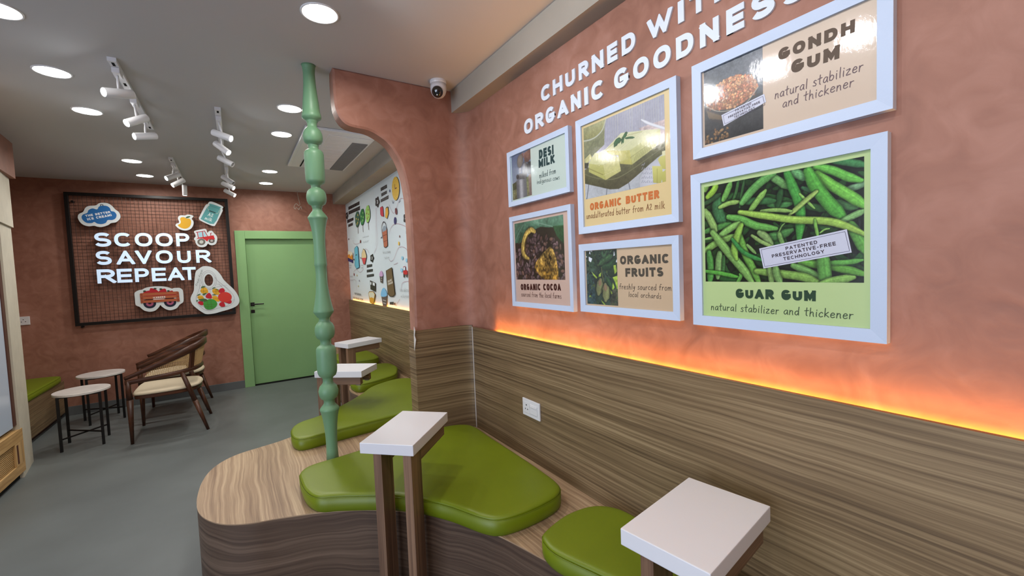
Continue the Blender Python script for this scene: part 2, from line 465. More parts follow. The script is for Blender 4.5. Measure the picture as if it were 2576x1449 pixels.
# ragged strip of torn film on the edge of the wing wall panelling
tf = [(1041, 822), (1044, 832), (1043, 845), (1046, 855), (1044.5, 868), (1042.5, 883), (1041.8, 868), (1041, 845)]
tfp = [WX(p, .9105) for p in tf]
V = [(.9105, y, z) for y, z in tfp]+[(.9125, y, z) for y, z in tfp]; n = len(tfp)
o = mk('film_scrap', V, [tuple(t) for t in fill_loop([(y, z, 0) for y, z in tfp])]+[(i, (i+1) % n, (i+1) % n+n, i+n) for i in range(n)], M_['caulk'])
tag(o, 'torn white scrap of protective film on the wing wall panel edge', 'film')
# skirting on the back wall
struct(box('baseboard_back', (-1.70, DX0, YB-.012, YB, 0, .098), M_['skirt'], b=.002))
struct(box('baseboard_back.001', (DX1, XMP, YB-.012, YB, 0, .098), M_['skirt'], b=.002))
# led strips in the gap behind the panelling
t = thing('led_strip', 'amber LED strip glowing behind the oak panelling below the framed posters', 'light strip', (XP+.02, 0, ZPAN-.03))
box('diffuser', (XP+.0165, XP+.0265, -2.3, 2.26, ZPAN-.016, ZPAN-.010), M_['led'], t, world=True)
box('channel', (XP+.0142, XW, -2.3, 2.28, ZPAN-.030, ZPAN-.021), M_['plastic_grey'], t, world=True)
def led_beam(t, x, y0, y1, z, w):
    l = bpy.data.lights.new('led_beam', 'AREA'); l.shape = 'RECTANGLE'; l.size = .008; l.size_y = y1-y0; l.energy = w; l.color = (1, .45, .10); l.spread = math.radians(55)
    lo = bpy.data.objects.new('led_light', l); COL.objects.link(lo); lo.parent = t
    lo.location = Vector((x, (y0+y1)/2, z))-t.location; lo.rotation_euler = (PI, 0, 0)
led_beam(t, XP+.0215, -2.3, 2.26, ZPAN-.008, LED_W)
t = thing('led_strip', 'amber LED strip glowing behind the panelling below the white mural', 'light strip', (XMP+.02, 4, ZPAN-.03))
box('diffuser', (XMP+.0165, XMP+.0245, 2.75, 6.45, ZPAN-.020, ZPAN-.014), M_['led'], t, world=True)
box('channel', (XMP+.0142, XM, 2.75, 6.47, ZPAN-.030, ZPAN-.021), M_['plastic_grey'], t, world=True)

# door -------------------------------------------------------------
t = thing('door_1', None, None, (DX0, YB, 0)); struct(t)
fx0, fx1, fz = .128, .987, 1.955
box('door_frame', (DX0, fx0, YB-.012, YB+.07, 0, DZ), M_['door'], t, b=.003, world=True)
box('door_frame', (fx1, DX1, YB-.012, YB+.07, 0, DZ), M_['door'], t, b=.003, world=True)
box('door_frame', (fx0, fx1, YB-.012, YB+.07, fz, DZ), M_['door'], t, b=.003, world=True)
box('door_leaf', (fx0+.003, fx1-.003, YB+.045, YB+.085, .012, fz-.003), M_['door'], t, b=.002, world=True)
box('threshold', (fx0, fx1, YB+.0, YB+.09, 0, .006), M_['slot'], t, world=True)
h = box('door_handle', (.140, .186, YB+.038, YB+.0455, 1.065, 1.112), M_['dark'], t, b=.002, world=True)
cyl_ = cyl((.163, YB+.04, 1.088), (.163, YB-.008, 1.088), .010)
mk('handle_stem', *cyl_, M_['dark'], h, smooth=False, world=True)
box('handle_lever', (.152, .292, YB-.014, YB-.002, 1.080, 1.096), M_['dark'], h, b=.003, world=True)
k = box('lock_plate', (.140, .184, YB+.038, YB+.0455, .972, 1.014), M_['dark'], t, b=.002, world=True)
mk('keyhole', *cyl((.162, YB+.039, .993), (.162, YB+.034, .993), .009), M_['black'], k, world=True)

# ------------------------------------------------------------------ bench
OUT = [(.62, -.6), (.66, -.2), (.78, .15), (.90, .42), (.955, .62), (.96, .80), (.94, .95), (.91, 1.077), (.872, 1.205), (.80, 1.45), (.70, 1.643), (.62, 1.758), (.482, 1.892), (.35, 1.985), (.244, 2.043), (.091, 2.103), (.002, 2.130), (-.07, 2.168), (-.130, 2.222), (-.181, 2.305), (-.210, 2.393), (-.222, 2.49), (-.223, 2.60), (-.212, 2.745), (-.181, 2.872), (-.127, 2.965), (-.052, 3.025), (.052, 3.056), (.163, 3.085), (.243, 3.12), (.36, 3.17), (.48, 3.265), (.67, 3.44), (.79, 3.58), (.83, 3.75), (.80, 3.95), (.82, 4.12), (.88, 4.27), (.97, 4.42), (1.0, 4.58), (.98, 4.74), (.93, 4.92), (.88, 5.25), (.88, 5.8), (.95, 6.3), (1.05, YB-.001)]
ol = [tuple(p) for p in catmull(OUT, 5)]
closed = ol+[(1.378, YB-.001), (1.378, YP1+.006), (.909, YP1+.006), (.909, 2.548), (1.0, 2.548), (1.16, 2.546), (1.23, 2.540), (1.265, 2.529), (1.286, 2.508), (XP-.003, 2.47), (XP-.003, -.6)]
# outer run kept clear of the panelling
bench = thing('bench', 'curving oak laminate bench platform running along the right wall', 'bench', (.6, 2.5, 0))
def bench_top():
    P = closed
    return plan_prism('bench_top', P, ZB-.005, ZB, M_['top'], bench, uv=lambda c, n: (c[1], c[0]) if abs(n[2]) > .7 else (c[0]+c[1], c[2]), world=True)
bench_top()
L = [0]
inn = offset_loop(ccw(closed), .004)
fl = [(x, y) for x, y in ol]
for i in range(1, len(fl)): L.append(L[-1]+math.dist(fl[i], fl[i-1]))
V = []; Fc = []
for i, (x, y) in enumerate(fl):
    a = np.array(fl[min(i+1, len(fl)-1)])-np.array(fl[max(i-1, 0)]); a = a/np.linalg.norm(a); nx, ny = a[1], -a[0]
    V += [(x+nx*.0005, y+ny*.0005, 0), (x+nx*.0005, y+ny*.0005, ZB-.005)]
    if i: Fc.append((2*i-2, 2*i-1, 2*i+1, 2*i))
UVL = {}
for i, (v0) in enumerate(V): UVL[(round(v0[0], 4), round(v0[1], 4))] = L[i//2]
mk('bench_front', V, Fc, M_['front'], bench, smooth=True, world=True, uv=lambda c, n: (UVL.get((round(c[0], 4), round(c[1], 4)), 0), c[2]))

def cushion(pts, label, z0=ZB, z1=ZCU+.018, group=None, loc=None, n=6, k=.984):
    pts = [(x*k, y*k) for x, y in pts]
    P = ccw([tuple(p) for p in catmull(pts, n, closed=True)])
    P = resample(P, .018)
    cx = sum(p[0] for p in P)/len(P); cy = sum(p[1] for p in P)/len(P)
    t = thing('seat_cushion', label, 'cushion', (cx, cy, z0), group=group)
    prof = [(.010, 0), (.003, .008), (0, .022), (0, z1-z0-.016), (.0035, z1-z0-.0145), (.0015, z1-z0-.012), (.005, z1-z0-.007), (.011, z1-z0-.003), (.020, z1-z0-.001), (.034, z1-z0)]
    rings = []
    for d, z in prof:
        q = P
        k = max(1, int(math.ceil(d/.012)))
        for _ in range(k): q = offset_loop(q, d/k)
        rings.append([(x, y, z0+z) for x, y in q])
    V, Fc = rings_mesh(rings)
    mk('cushion_body', V, Fc, M_['green_leather'], t, smooth=True, world=True)
    seam = [(x, y, z0+z1-z0-.0145) for x, y in offset_loop(P, -.0002)]
    seam.append(seam[0])
    mk('seam', *tube(seam[::2]+[seam[-1]], .0013, 4), M_['green_leather'], t, smooth=True, world=True)
    return t
cushion([(.204, 2.27), (.212, 2.38), (.275, 2.435), (.428, 2.452), (.606, 2.475), (.82, 2.492), (1.035, 2.492), (1.15, 2.46), (1.208, 2.375), (1.205, 2.15), (1.202, 1.876), (1.195, 1.65), (1.18, 1.50), (1.13, 1.435), (1.03, 1.412), (.91, 1.41), (.82, 1.43), (.768, 1.49), (.70, 1.64), (.625, 1.76), (.545, 1.855), (.462, 1.925), (.327, 2.018), (.25, 2.065), (.214, 2.15)],
        'large olive green seat cushion behind the nearest two-legged table, beside the sage pole')
cushion([(.231, 3.00), (.25, 3.12), (.31, 3.20), (.45, 3.265), (.65, 3.435), (.80, 3.60), (.92, 3.76), (1.06, 3.85), (1.20, 3.89), (1.30, 3.83), (1.35, 3.65), (1.36, 3.3), (1.35, 3.0), (1.25, 2.92), (1.029, 2.918), (.80, 2.905), (.616, 2.893), (.427, 2.875), (.30, 2.862), (.245, 2.90)],
        'long olive green seat cushion running under the arch, just beyond the sage pole')
cushion([(.905, 1.255), (1.0, 1.286), (1.083, 1.296), (1.177, 1.279), (1.24, 1.22), (1.262, 1.12), (1.265, .8), (1.26, .45), (1.20, .30), (1.08, .30), (1.0, .42), (.985, .65), (.962, .85), (.925, .98), (.895, 1.07), (.873, 1.15), (.878, 1.215)],
        'olive green seat cushion partly under the nearest white table at lower right')
cushion([(.85, 3.95), (.94, 3.93), (1.10, 3.99), (1.24, 4.07), (1.31, 4.22), (1.36, 4.40), (1.345, 4.60), (1.25, 4.68), (1.12, 4.66), (1.02, 4.47), (.90, 4.27), (.83, 4.12)],
        'green seat cushion below the mural, between the long cushion and the farthest white table')
cushion([(.98, 5.02), (1.15, 4.96), (1.30, 4.97), (1.36, 5.08), (1.365, 5.45), (1.33, 5.62), (1.2, 5.72), (1.02, 5.66), (.93, 5.4), (.93, 5.15)],
        'farthest green seat cushion on the bench, seen beneath the farthest white table')

# bench in the left nook
nb = thing('nook_bench', 'straight oak laminate bench in the left corner by the back wall', 'bench', (-1.9, 5.9, 0))
box('bench_body', (-2.199, -1.655, 5.087, YB-.014, .055, .392), M_['panel'], nb, uv=uv_side, world=True)
box('toe_kick', (-2.199, -1.70, 5.087, YB-.014, 0, .055), M_['brown'], nb, world=True)
cushion([(-2.18, 5.12), (-2.18, 5.8), (-2.18, 6.40), (-2.15, 6.565), (-2.0, 6.575), (-1.80, 6.57), (-1.68, 6.53), (-1.648, 6.42), (-1.648, 5.9), (-1.648, 5.4), (-1.66, 5.12), (-1.9, 5.10)],
        'green seat cushion on the straight nook bench in the left corner', z0=.392, z1=.465, k=1)
# ------------------------------------------------------------------ turned pole
PX, PY = .404, 2.60
t = thing('turned_pole', 'sage green turned wooden pole from the bench up to the ceiling', 'pole', (PX, PY, ZB))
pp = [(155, 34), (160, 30), (175, 27.5), (200, 28.5), (225, 32), (250, 37), (268, 40), (277, 41), (280, 44), (287, 46), (291, 44), (296, 31), (298, 26), (300, 27), (302, 23), (311, 22.5), (314, 25), (317, 30), (322, 38), (330, 44), (339, 46), (348, 44.5), (354, 38), (357, 27), (359, 24), (361, 26), (363, 23), (369, 24), (371, 27), (373, 36), (377, 43), (384, 46), (400, 46), (430, 46), (449, 45), (456, 41), (459, 30), (461, 25), (463, 22), (468, 22.5), (471, 26), (473, 33), (478, 41), (485, 45.5), (494, 47), (503, 45), (510, 39), (514, 28), (516, 24), (518, 26), (520, 22), (527, 23), (530, 27), (536, 36), (543, 45), (546, 47), (548, 45), (556, 40), (570, 34), (590, 29), (615, 27), (640, 27.5), (660, 29), (666, 30), (669, 27), (690, 25.5), (715, 27), (740, 32), (765, 40), (780, 46), (784, 48), (787, 46), (796, 34), (799, 30), (801, 24), (807, 24), (811, 28), (816, 38), (824, 45), (834, 47), (844, 45), (852, 38), (856, 27), (858, 24), (868, 24), (871, 30), (874, 40), (880, 46), (890, 47), (930, 47), (940, 45), (948, 39), (952, 28), (955, 24), (965, 24), (969, 29), (975, 40), (986, 47), (996, 45), (1005, 38), (1009, 27), (1012, 25), (1019, 26), (1023, 32), (1029, 42), (1033, 46), (1036, 45), (1040, 42), (1055, 36), (1075, 31), (1100, 27.5), (1120, 26.5), (1140, 27), (1160, 29)]
def pole_z(y):
    x = 777+(y-155)*61/990.0
    d = ray(x, y); t_ = PY/d[1]; return CAM_H+t_*d[2], math.hypot(t_*d[0], PY), t_
prof = []
for y, w in pp:
    z, dist, tt = pole_z(y)
    r = w/2/F_PX*tt*1.0       # depth along the optical axis
    prof.append((r, z))
prof.sort(key=lambda q: q[1])
zs = [q[1] for q in prof]
prof = [(r, ZB+(z-zs[0])*(ZC-ZB)/(zs[-1]-zs[0])-ZB) for r, z in prof]
print('pole z range', zs[0], zs[-1])
V, Fc = lathe(prof, 40)
mk('turned_shaft', V, Fc, M_['pole'], t, smooth=True)

# ------------------------------------------------------------------ small tables on two legs
def small_table(loc, rz, L, W, label, pw=.094):
    t = thing('side_table', label, 'table', (loc[0], loc[1], 0), rz, 'white topped two-legged tables along the bench')
    box('tabletop', (-L/2, L/2, -W/2, W/2, .705, .75), M_['white'], t, b=.0025)
    for yc in (.044, -.088):
        x0 = -L/2+.004
        l = box('leg', (x0, x0+pw, yc-.018, yc+.018, 0, .7045), M_['leg'], t, b=.001, uv=uv_vert)
        a = box('arm', (x0+pw+.0002, L/2-.022, yc-.018, yc+.018, .648, .7045), M_['leg'], t, b=.001, uv=uv_x)
        box('end_bracket', (L/2-.06, L/2-.03, yc-.009, yc+.009, .641, .6475), M_['plastic_grey'], t)
    return t
small_table((.6075, 1.858), math.radians(45.2), .392, .238, 'white topped two-legged table in front of the large green cushion')
small_table((1.015, .685), math.radians(8.3), .379, .236, 'nearest white topped two-legged table, at the lower right by the wall')
small_table((.650, 3.324), math.radians(-40), .36, .252, 'white topped two-legged table directly behind the sage pole', pw=.078)
small_table((1.03, 4.58), math.radians(21), .40, .235, 'farthest white topped two-legged table, below the mural', pw=.085)

# ------------------------------------------------------------------ armchairs
def armchair():
    t = thing('armchair', 'x', 'chair')
    T = lambda d: d
    # local: +X forward (front of chair), Y sideways, Z up
    def rail(zf, zb, yo, xo, n=40):
        pts = []
        half = [(.295, .285), (.15, .292), (0, .290), (-.12, .268), (-.205, .20), (-.25, .10), (-.262, 0)]
        half = [(x if x > 0 else x*xo, y*yo) for x, y in half]
        full = half+[(x, -y) for x, y in half[:-1][::-1]]
        c = catmull(full, 7)
        out = []
        for p in c:
            k = (p[0]-.295)/(-.262*xo-.295)
            out.append((p[0], p[1], zf+(zb-zf)*(k**1.05)))
        return out
    up = rail(.595, .835, 1.0, 1.08); lo = rail(.555, .60, .985, .93)
    hs = [.034+.030*min(1, max(0, (.25-p[0])/.35)) for p in up]
    mk('arm_rail', *sweep(up, .034, .04, hs=hs), M_['walnut'], t, smooth=True, uv=lambda c, n: (c[0]+c[1], c[2]))
    mk('lower_rail', *sweep(lo, .030, .040), M_['walnut'], t, smooth=True, uv=lambda c, n: (c[0]+c[1], c[2]))
    # legs
    for s in (-1, 1):
        V1 = merge([cyl((.279, s*.283, 0), (.272, s*.283, .40), .0125, .024, 14), cyl((.272, s*.283, .40), (.277, s*.283, .575), .024, .017, 14)])
        mk('leg', *V1, M_['walnut'], t, smooth=True, uv=uv_vert)
        mk('leg', *merge([cyl((-.275, s*.283, 0), (-.19, s*.272, .30), .0125, .022, 14), cyl((-.19, s*.272, .30), (-.105, s*.264, .585), .022, .018, 14)]), M_['walnut'], t, smooth=True, uv=uv_vert)
    # uprights between the rails
    n = len(up)
    for i in (26, n-1-26):
        a = Vector(lo[i]); b = Vector(up[i])
        mk('upright', *sweep([a, b], .022, .05, ups=[(Vector(lo[i+1])-Vector(lo[i-1])).normalized()]*2), M_['walnut'], t, uv=uv_vert)
    # woven cane between the rails: one net
    U = catmull(up, 3); Lr = catmull(lo, 3)
    parts = []; m_ = len(U)
    i0, i1 = int(m_*.09), int(m_*.91)
    for i in range(i0, i1, 2):
        a = Vector(Lr[i])+Vector((0, 0, .018)); b = Vector(U[i])-Vector((0, 0, .016))
        if (b-a).length < .012 or b.z < a.z: continue
        parts.append(tube([a, b], .0021, 4))
    for k in range(1, 17):
        f = k*.0125; pth = []
        for i in range(i0, i1):
            a = Vector(Lr[i])+Vector((0, 0, .018)); b = Vector(U[i])-Vector((0, 0, .016))
            if b.z-a.z > f: pth.append(a+(b-a).normalized()*f)
            elif pth:
                break
        if len(pth) > 2: parts.append(tube(pth[::2], .0021, 4))
    for dr in ():
        for i in range(i0, i1, 2):
            pth = []
            for j in range(0, 20):
                ii = i+dr*j
                if ii < i0 or ii >= i1: break
                a = Vector(Lr[ii])+Vector((0, 0, .018)); b = Vector(U[ii])-Vector((0, 0, .016)); f = j*.0125
                if b.z-a.z <= f: break
                pth.append(a+(b-a).normalized()*f)
            if len(pth) > 2: parts.append(tube(pth, .0011, 3))
    c = mk('cane_back', *merge(parts), M_['cane'], t)
    # seat: frame ring and upholstered pad
    seat = [(.27, 0), (.262, .20), (.22, .255), (.05, .268), (-.12, .245), (-.215, .17), (-.245, 0)]
    P = [tuple(p) for p in catmull(seat+[(x, -y) for x, y in seat[1:-1][::-1]], 6, closed=True)]
    P = ccw(P)
    fr = [[(x, y, z) for x, y in offset_loop(P, d)] for d, z in ((.03, .385), (.012, .385), (.008, .39), (.008, .415), (.02, .417))]
    mk('seat_frame', *rings_mesh(fr), M_['walnut'], t, smooth=False, uv=lambda c, n: (c[0]+c[1], c[2]))
    sp = [[(x, y, z) for x, y in offset_loop(P, d)] for d, z in ((.012, .4175), (.003, .421), (0, .430), (.005, .440), (.016, .447), (.036, .450))]
    mk('seat_pad', *rings_mesh(sp), M_['cream'], t, smooth=True)
    return t
ch = armchair()
ch.location = (-.588, 5.30, 0); ch.rotation_euler = (0, 0, PI)
ch['label'] = 'nearer dark walnut armchair with woven cane back and cream seat'
c2 = copy_tree(ch); c2.location = (-.612, 6.04, 0); c2.rotation_euler = (0, 0, PI-.02)
c2['label'] = 'farther dark walnut armchair, half hidden behind the nearer one'
for c in (ch, c2): c['group'] = 'cane backed armchairs'

# ------------------------------------------------------------------ round tables
def round_table(loc, rz, label):
    t = thing('round_table', label, 'table', (loc[0], loc[1], 0), rz, 'round marble topped tables by the armchairs')
    mk('tabletop', *lathe([(.189, .478), (.1905, .480), (.1905, .496), (.188, .4985)], 48), M_['marble'], t, smooth=False)
    for sx in (-1, 1):
        for sy in (-1, 1):
            box('leg', (sx*.133-.0095, sx*.133+.0095, sy*.133-.0095, sy*.133+.0095, 0, .4775), M_['black'], t, b=.001)
    for s in (-1, 1):
        V, Fc = bevel_box(-.185, .185, -.0055, .0055, .102 if s > 0 else .1135, .113 if s > 0 else .1245)
        a = s*PI/4; V = [(x*math.cos(a)-y*math.sin(a), x*math.sin(a)+y*math.cos(a), z) for x, y, z in V]
        mk('cross_brace', V, Fc, M_['black'], t)
        box('top_bar', (-.133, .133, s*.133-.006, s*.133+.006, .466, .4778), M_['black'], t)
    return t
round_table((-1.230, 5.325), math.radians(3), 'nearer round marble topped table on thin black legs')
round_table((-1.262, 6.14), math.radians(20), 'farther round marble topped table, close to the back wall')

# ------------------------------------------------------------------ ceiling downlights
def downlight():
    t = thing('downlight', 'x', 'ceiling light', (0, 0, ZC))
    mk('trim_ring', *lathe([(.079, -.0005), (.079, -.004), (.074, -.006), (.070, -.003), (.070, -.0005)], 32, cap=False), M_['plastic'], t, smooth=True)
    mk('diffuser', *lathe([(.0699, -.0022), (.0699, -.0035)], 32), M_['lamp'], t)
    l = bpy.data.lights.new('downlight_bulb', 'AREA'); l.shape = 'DISK'; l.size = .13; l.energy = DOWNLIGHT_W; l.color = (1, .955, .90); l.spread = math.radians(170)
    lo = bpy.data.objects.new('bulb', l); COL.objects.link(lo); lo.location = (0, 0, -.008); lo.parent = t
    return t
d0 = downlight()
spots_ = [(-.765, 2.66, 'round ceiling downlight cut by the top left edge of the picture'),
          (-.765, 3.30, 'left row downlight level with the near end of the long spotlight track'),
          (-.765, 3.944, 'left row downlight beside the middle spotlight of the long track'),
          (-.765, 5.39, 'left row downlight, second from the back wall'),
          (-.765, 6.085, 'left row downlight nearest the back wall'),
          (.38, 2.06, 'largest round downlight, top centre, alone nearest the camera'),
          (.38, 3.318, 'right row downlight just left of the sage pole at its flared top'),
          (.38, 3.944, 'right row downlight near the left corner of the air conditioner'),
          (.38, 5.385, 'right row downlight, second from the back wall'),
          (.38, 6.085, 'right row downlight nearest the back wall'),
          (-.765, .6, 'round downlight over the camera position, left row'), (.38, .2, 'round downlight over the camera position, right row'), (.38, -1.1, 'rearmost round downlight behind the camera, right row'), (-.765, -1.1, 'rearmost round downlight behind the camera, left row')]
for i, (x, y, lb) in enumerate(spots_):
    o = d0 if i == 0 else copy_tree(d0)
    o.location = (x, y, ZC); o['label'] = lb or 'round ceiling downlight overhead behind the camera'; o['group'] = 'round ceiling downlights'

# ------------------------------------------------------------------ tracks and spotlights
def track(x, y0, y1, label):
    t = thing('lighting_track', label, 'light track', (x, (y0+y1)/2, ZC-.02), group='white lighting tracks')
    h = (y1-y0)/2
    box('rail', (-.0175, .0175, -h, h, 0, .0195), M_['plastic'], t, b=.002)
    box('end_cap', (-.018, .018, -h-.012, -h, -.001, .0195), M_['plastic'], t)
    box('end_cap', (-.018, .018, h, h+.012, -.001, .0195), M_['plastic'], t)
    nslot = 5
    for k in range(nslot):
        yy = -h+.03+(2*h-.06)*k/(nslot-1)
        box('slot_opening', (-.006, .006, yy-.022, yy+.022, -.0006, 0), M_['slot'], t)
def spotlight(x, y, back, front, label, lit=True, cone=50, dy=0):
    """back / front: (dx, dz) of the tube ends relative to the track centre"""
    t = thing('track_spotlight', label, 'spotlight', (x, y, ZC-.02), group='white cylindrical track spotlights')
    L = .118+.6*abs(dy)
    box('adaptor', (-.0165, .0165, -.045, .045, -.028, -.001), M_['plastic'], t, b=.003)
    b = Vector((back[0], dy, back[1])); f = Vector((front[0], -dy, front[1]))
    mid = (b+f)/2
    mk('stem', *tube([(0, 0, -.028), (0, 0, -.045), (mid.x*.6, -.0, mid.z*.65), (mid.x, 0, mid.z+.02)], .006, 8), M_['plastic'], t, smooth=True)
    d = (f-b).normalized()
    b2 = mid-d*L/2; f2 = mid+d*L/2
    q = d.to_track_quat('Z', 'Y')
    V, Fc = lathe([(.018, 0), (.0225, .003), (.0235, .008), (.0235, L-.002), (.022, L), (.021, L-.007)], 24, cap=False)
    V = [tuple(q @ Vector(v)+b2) for v in V]; Fc = Fc+[tuple(range(24))[::-1]]
    hd = mk('lamp_head', V, Fc, M_['plastic'], t, smooth=True)
    V, Fc = lathe([(.0208, L-.0075), (.0208, L-.006)], 24); V = [tuple(q @ Vector(v)+b2) for v in V]
    mk('lens', V, Fc, M_['spotlens'] if lit else M_['plastic_grey'], t)
    if lit:
        l = bpy.data.lights.new('spot_bulb', 'SPOT'); l.energy = SPOT_W*(1.7 if cone > 60 else 1); l.spot_size = math.radians(cone); l.spot_blend = .6; l.shadow_soft_size = .02; l.color = (.95, .97, 1)
        lo = bpy.data.objects.new('bulb', l); COL.objects.link(lo); lo.parent = t
        lo.location = f2+d*.012; lo.rotation_euler = (-d).to_track_quat('Z', 'Y').to_euler()
    return t
cs = crop(250, 130, 3.716)
TR = {1: -.466, 2: -.036, 3: -.446, 4: -.016}
track(TR[1], 2.97, 4.14, 'longest white spotlight track, left of centre on the ceiling')
track(TR[2], 3.51, 4.60, 'short white spotlight track right of the longest one')
track(TR[3], 5.11, 6.25, 'white spotlight track in front of the mesh sign board')
track(TR[4], 5.06, 6.20, 'white spotlight track at the back, in line with the short one')
track(.02, .40, 1.75, 'white spotlight track overhead, out of the picture')
SP = [(1, (300, 375), (60, 405), 'largest lit spotlight, nearest on the longest track'),
      (1, (430, 600), (268, 683), 'middle lit spotlight on the longest track'),
      (1, (525, 775), (335, 805), 'farthest lit spotlight on the longest track'),
      (2, (1060, 740), (1230, 825), 'nearest lit spotlight on the short track, aimed right'),
      (2, (1080, 845), (1208, 955), 'second lit spotlight on the short track, aimed down right'),
      (2, (1120, 985), (1240, 1058), 'pale spotlight at the far end of the short track'),
      (3, (740, 1140), (632, 1190), 'nearest spotlight above the mesh sign board, aimed left'),
      (3, (790, 1195), (685, 1255), 'middle spotlight above the mesh sign board, aimed left'),
      (3, (795, 1245), (800, 1350), 'spotlight hanging straight down over the mesh sign board'),
      (4, (1155, 1165), (1245, 1230), 'nearest spotlight of the back right track'),
      (4, (1150, 1225), (1255, 1280), 'middle lit spotlight of the back right track'),
      (4, (1175, 1295), (1262, 1345), 'lowest spotlight of the back right track')]
for i, (k, b, f, lb) in enumerate(SP):
    b = cs(*b); f = cs(*f); mid = ((b[0]+f[0])/2, (b[1]+f[1])/2)
    y = WZ(mid, 2.46)[1]
    bx, bz = WY(b, y); fx, fz_ = WY(f, y)
    print('spot', i, round(y, 2), 'len', round(math.hypot(bx-fx, bz-fz_), 3))
    spotlight(TR[k], y, (bx-TR[k], bz-ZC+.02), (fx-TR[k], fz_-ZC+.02), lb, lit=i not in (5, 9), dy=(.042, .034, .034, .03, .03, .022, .03, .022, .0, .025, .025, .02)[i])
for y, wd in ((.82, 'nearest'), (1.22, 'middle'), (1.60, 'farthest')):
    spotlight(.02, y, (-.05, -.075), (.07, -.10), wd+' white spotlight of the overhead track aimed at the framed posters', cone=88)

# ------------------------------------------------------------------ ceiling cassette air conditioner
t = thing('air_conditioner', 'white ceiling cassette air conditioner panel with grey grille behind the arch', 'air conditioner', (.79, 4.3, ZC))
ax0, ax1, ay0, ay1 = .515, 1.068, 3.63, 4.97
box('casing', (ax0, ax1, ay0, ay1, ZC-.022, ZC-.0005), M_['plastic'], t, b=.006, world=True)
box('intake_panel', (.70, 1.045, 3.72, 4.93, ZC-.026, ZC-.0222), M_['plastic'], t, b=.001, world=True)
box('outlet_slot', (.622, .634, 4.10, 4.93, ZC-.0235, ZC-.0222), M_['slot'], t, world=True)
box('outlet_flap', (.545, .615, 3.80, 4.93, ZC-.0245, ZC-.0222), M_['plastic'], t, b=.001, world=True)
g = box('grille_back', (.912, 1.045, 3.86, 4.93, ZC-.0275, ZC-.0262), M_['plastic_grey'], t, world=True)
nb_ = 46
for i in range(nb_):
    y = 3.87+i*(4.92-3.87)/(nb_-1)
    box('grille_slat', (.915, 1.042, y-.0045, y+.0045, ZC-.0325, ZC-.0276), M_['plastic_grey'], t, world=True)
for i in range(12):
    y = 3.74+i*.10
    if i % 1 == 0: box('panel_rib', (.72, .895, y, y+.004, ZC-.0275, ZC-.0262), M_['plastic'], t, world=True)

# ------------------------------------------------------------------ dome camera
t = thing('security_camera', 'white dome security camera under the ceiling beside the beam', 'camera', (1.108, 2.455, ZC))
mk('mount', *lathe([(.050, 0), (.050, -.012), (.047, -.02)], 28), M_['plastic'], t, smooth=False)
pr_ = [(.047, -.02), (.049, -.04), (.047, -.062), (.040, -.080), (.028, -.094), (.012, -.101), (.002, -.102)]
mk('housing', *lathe(pr_[::-1], 32), M_['plastic'], t, smooth=True)
d = Vector((-.55, -.75, -.52)).normalized(); q = d.to_track_quat('Z', 'Y')
V, Fc = lathe([(.033, 0), (.034, .008), (.029, .017), (.020, .023), (.008, .026), (.001, .0265)], 28)
V = [tuple(q @ Vector(v)+d*.029+Vector((0, 0, -.058))) for v in V]
e = mk('lens_dome', V, Fc, M_['glassy'], t, smooth=True)
V, Fc = lathe([(.036, -.004), (.037, .004), (.034, .008)], 28, cap=False)
V = [tuple(q @ Vector(v)+d*.030+Vector((0, 0, -.058))) for v in V]
mk('lens_ring', V, Fc, M_['plastic'], t, smooth=True)
V, Fc = lathe([(.004, .0), (.004, .002)], 12)
V = [tuple(q @ Vector(v)+d*.0525+Vector((0, 0, -.073))) for v in V]
mk('sensor', V, Fc, M_['plastic'], e)

# ------------------------------------------------------------------ sockets
def socket_right():
    c = [WX(p, XP-.004) for p in ((1316, 1000), (1359, 1018), (1359, 1061), (1317, 1037))]
    y1 = (c[0][0]+c[3][0])/2; y0 = (c[1][0]+c[2][0])/2; z1 = (c[0][1]+c[1][1])/2+.003; z0 = (c[2][1]+c[3][1])/2-.003
    t = thing('wall_socket', 'white socket and switch plate on the oak panelling beside the seat', 'socket', (XP, (y0+y1)/2, (z0+z1)/2))
    box('plate', (XP-.009, XP-.0003, y0, y1, z0, z1), M_['plastic'], t, b=.003, world=True)
    ym = y1-(y1-y0)*.42
    s = box('switch_rocker', (XP-.0125, XP-.0092, y0+.018, ym-.006, z0+.022, z1-.022), M_['plastic'], t, b=.0012, world=True)
    box('switch_ridge', (XP-.0150, XP-.0126, y0+.022, ym-.012, z1-.036, z1-.029), M_['plastic'], s, b=.0008, world=True)
    box('socket_face', (XP-.0108, XP-.0092, ym, y1-.014, z0+.018, z1-.018), M_['plastic'], t, b=.0005, world=True)
    yc = (ym+y1-.014)/2; zc = (z0+z1)/2
    for dy, dz, r in ((0, .014, .0042), (-.0105, -.008, .0034), (.0105, -.008, .0034)):
        mk('pin_hole', *cyl((XP-.0113, yc+dy, zc+dz), (XP-.0109, yc+dy, zc+dz), r), M_['slot'], t, world=True)
socket_right()
t = thing('wall_socket', 'white socket plate low on the back wall beside the cream pillar', 'socket', (-1.92, YB, 1.085))
x0, x1, z0, z1 = -2.03, -1.868, 1.038, 1.128
box('plate', (x0, x1, YB-.010, YB-.0003, z0, z1), M_['plastic'], t, b=.003, world=True)
box('switch_rocker', (-2.02, -1.955, YB-.0125, YB-.0102, z0+.018, z1-.018), M_['plastic'], t, b=.001, world=True)
for dx, dz in ((-.015, -.01), (0, .012), (.015, -.01)):
    mk('pin_hole', *cyl((-1.915+dx, YB-.0107, 1.083+dz), (-1.915+dx, YB-.0103, 1.083+dz), .004), M_['slot'], t, world=True)

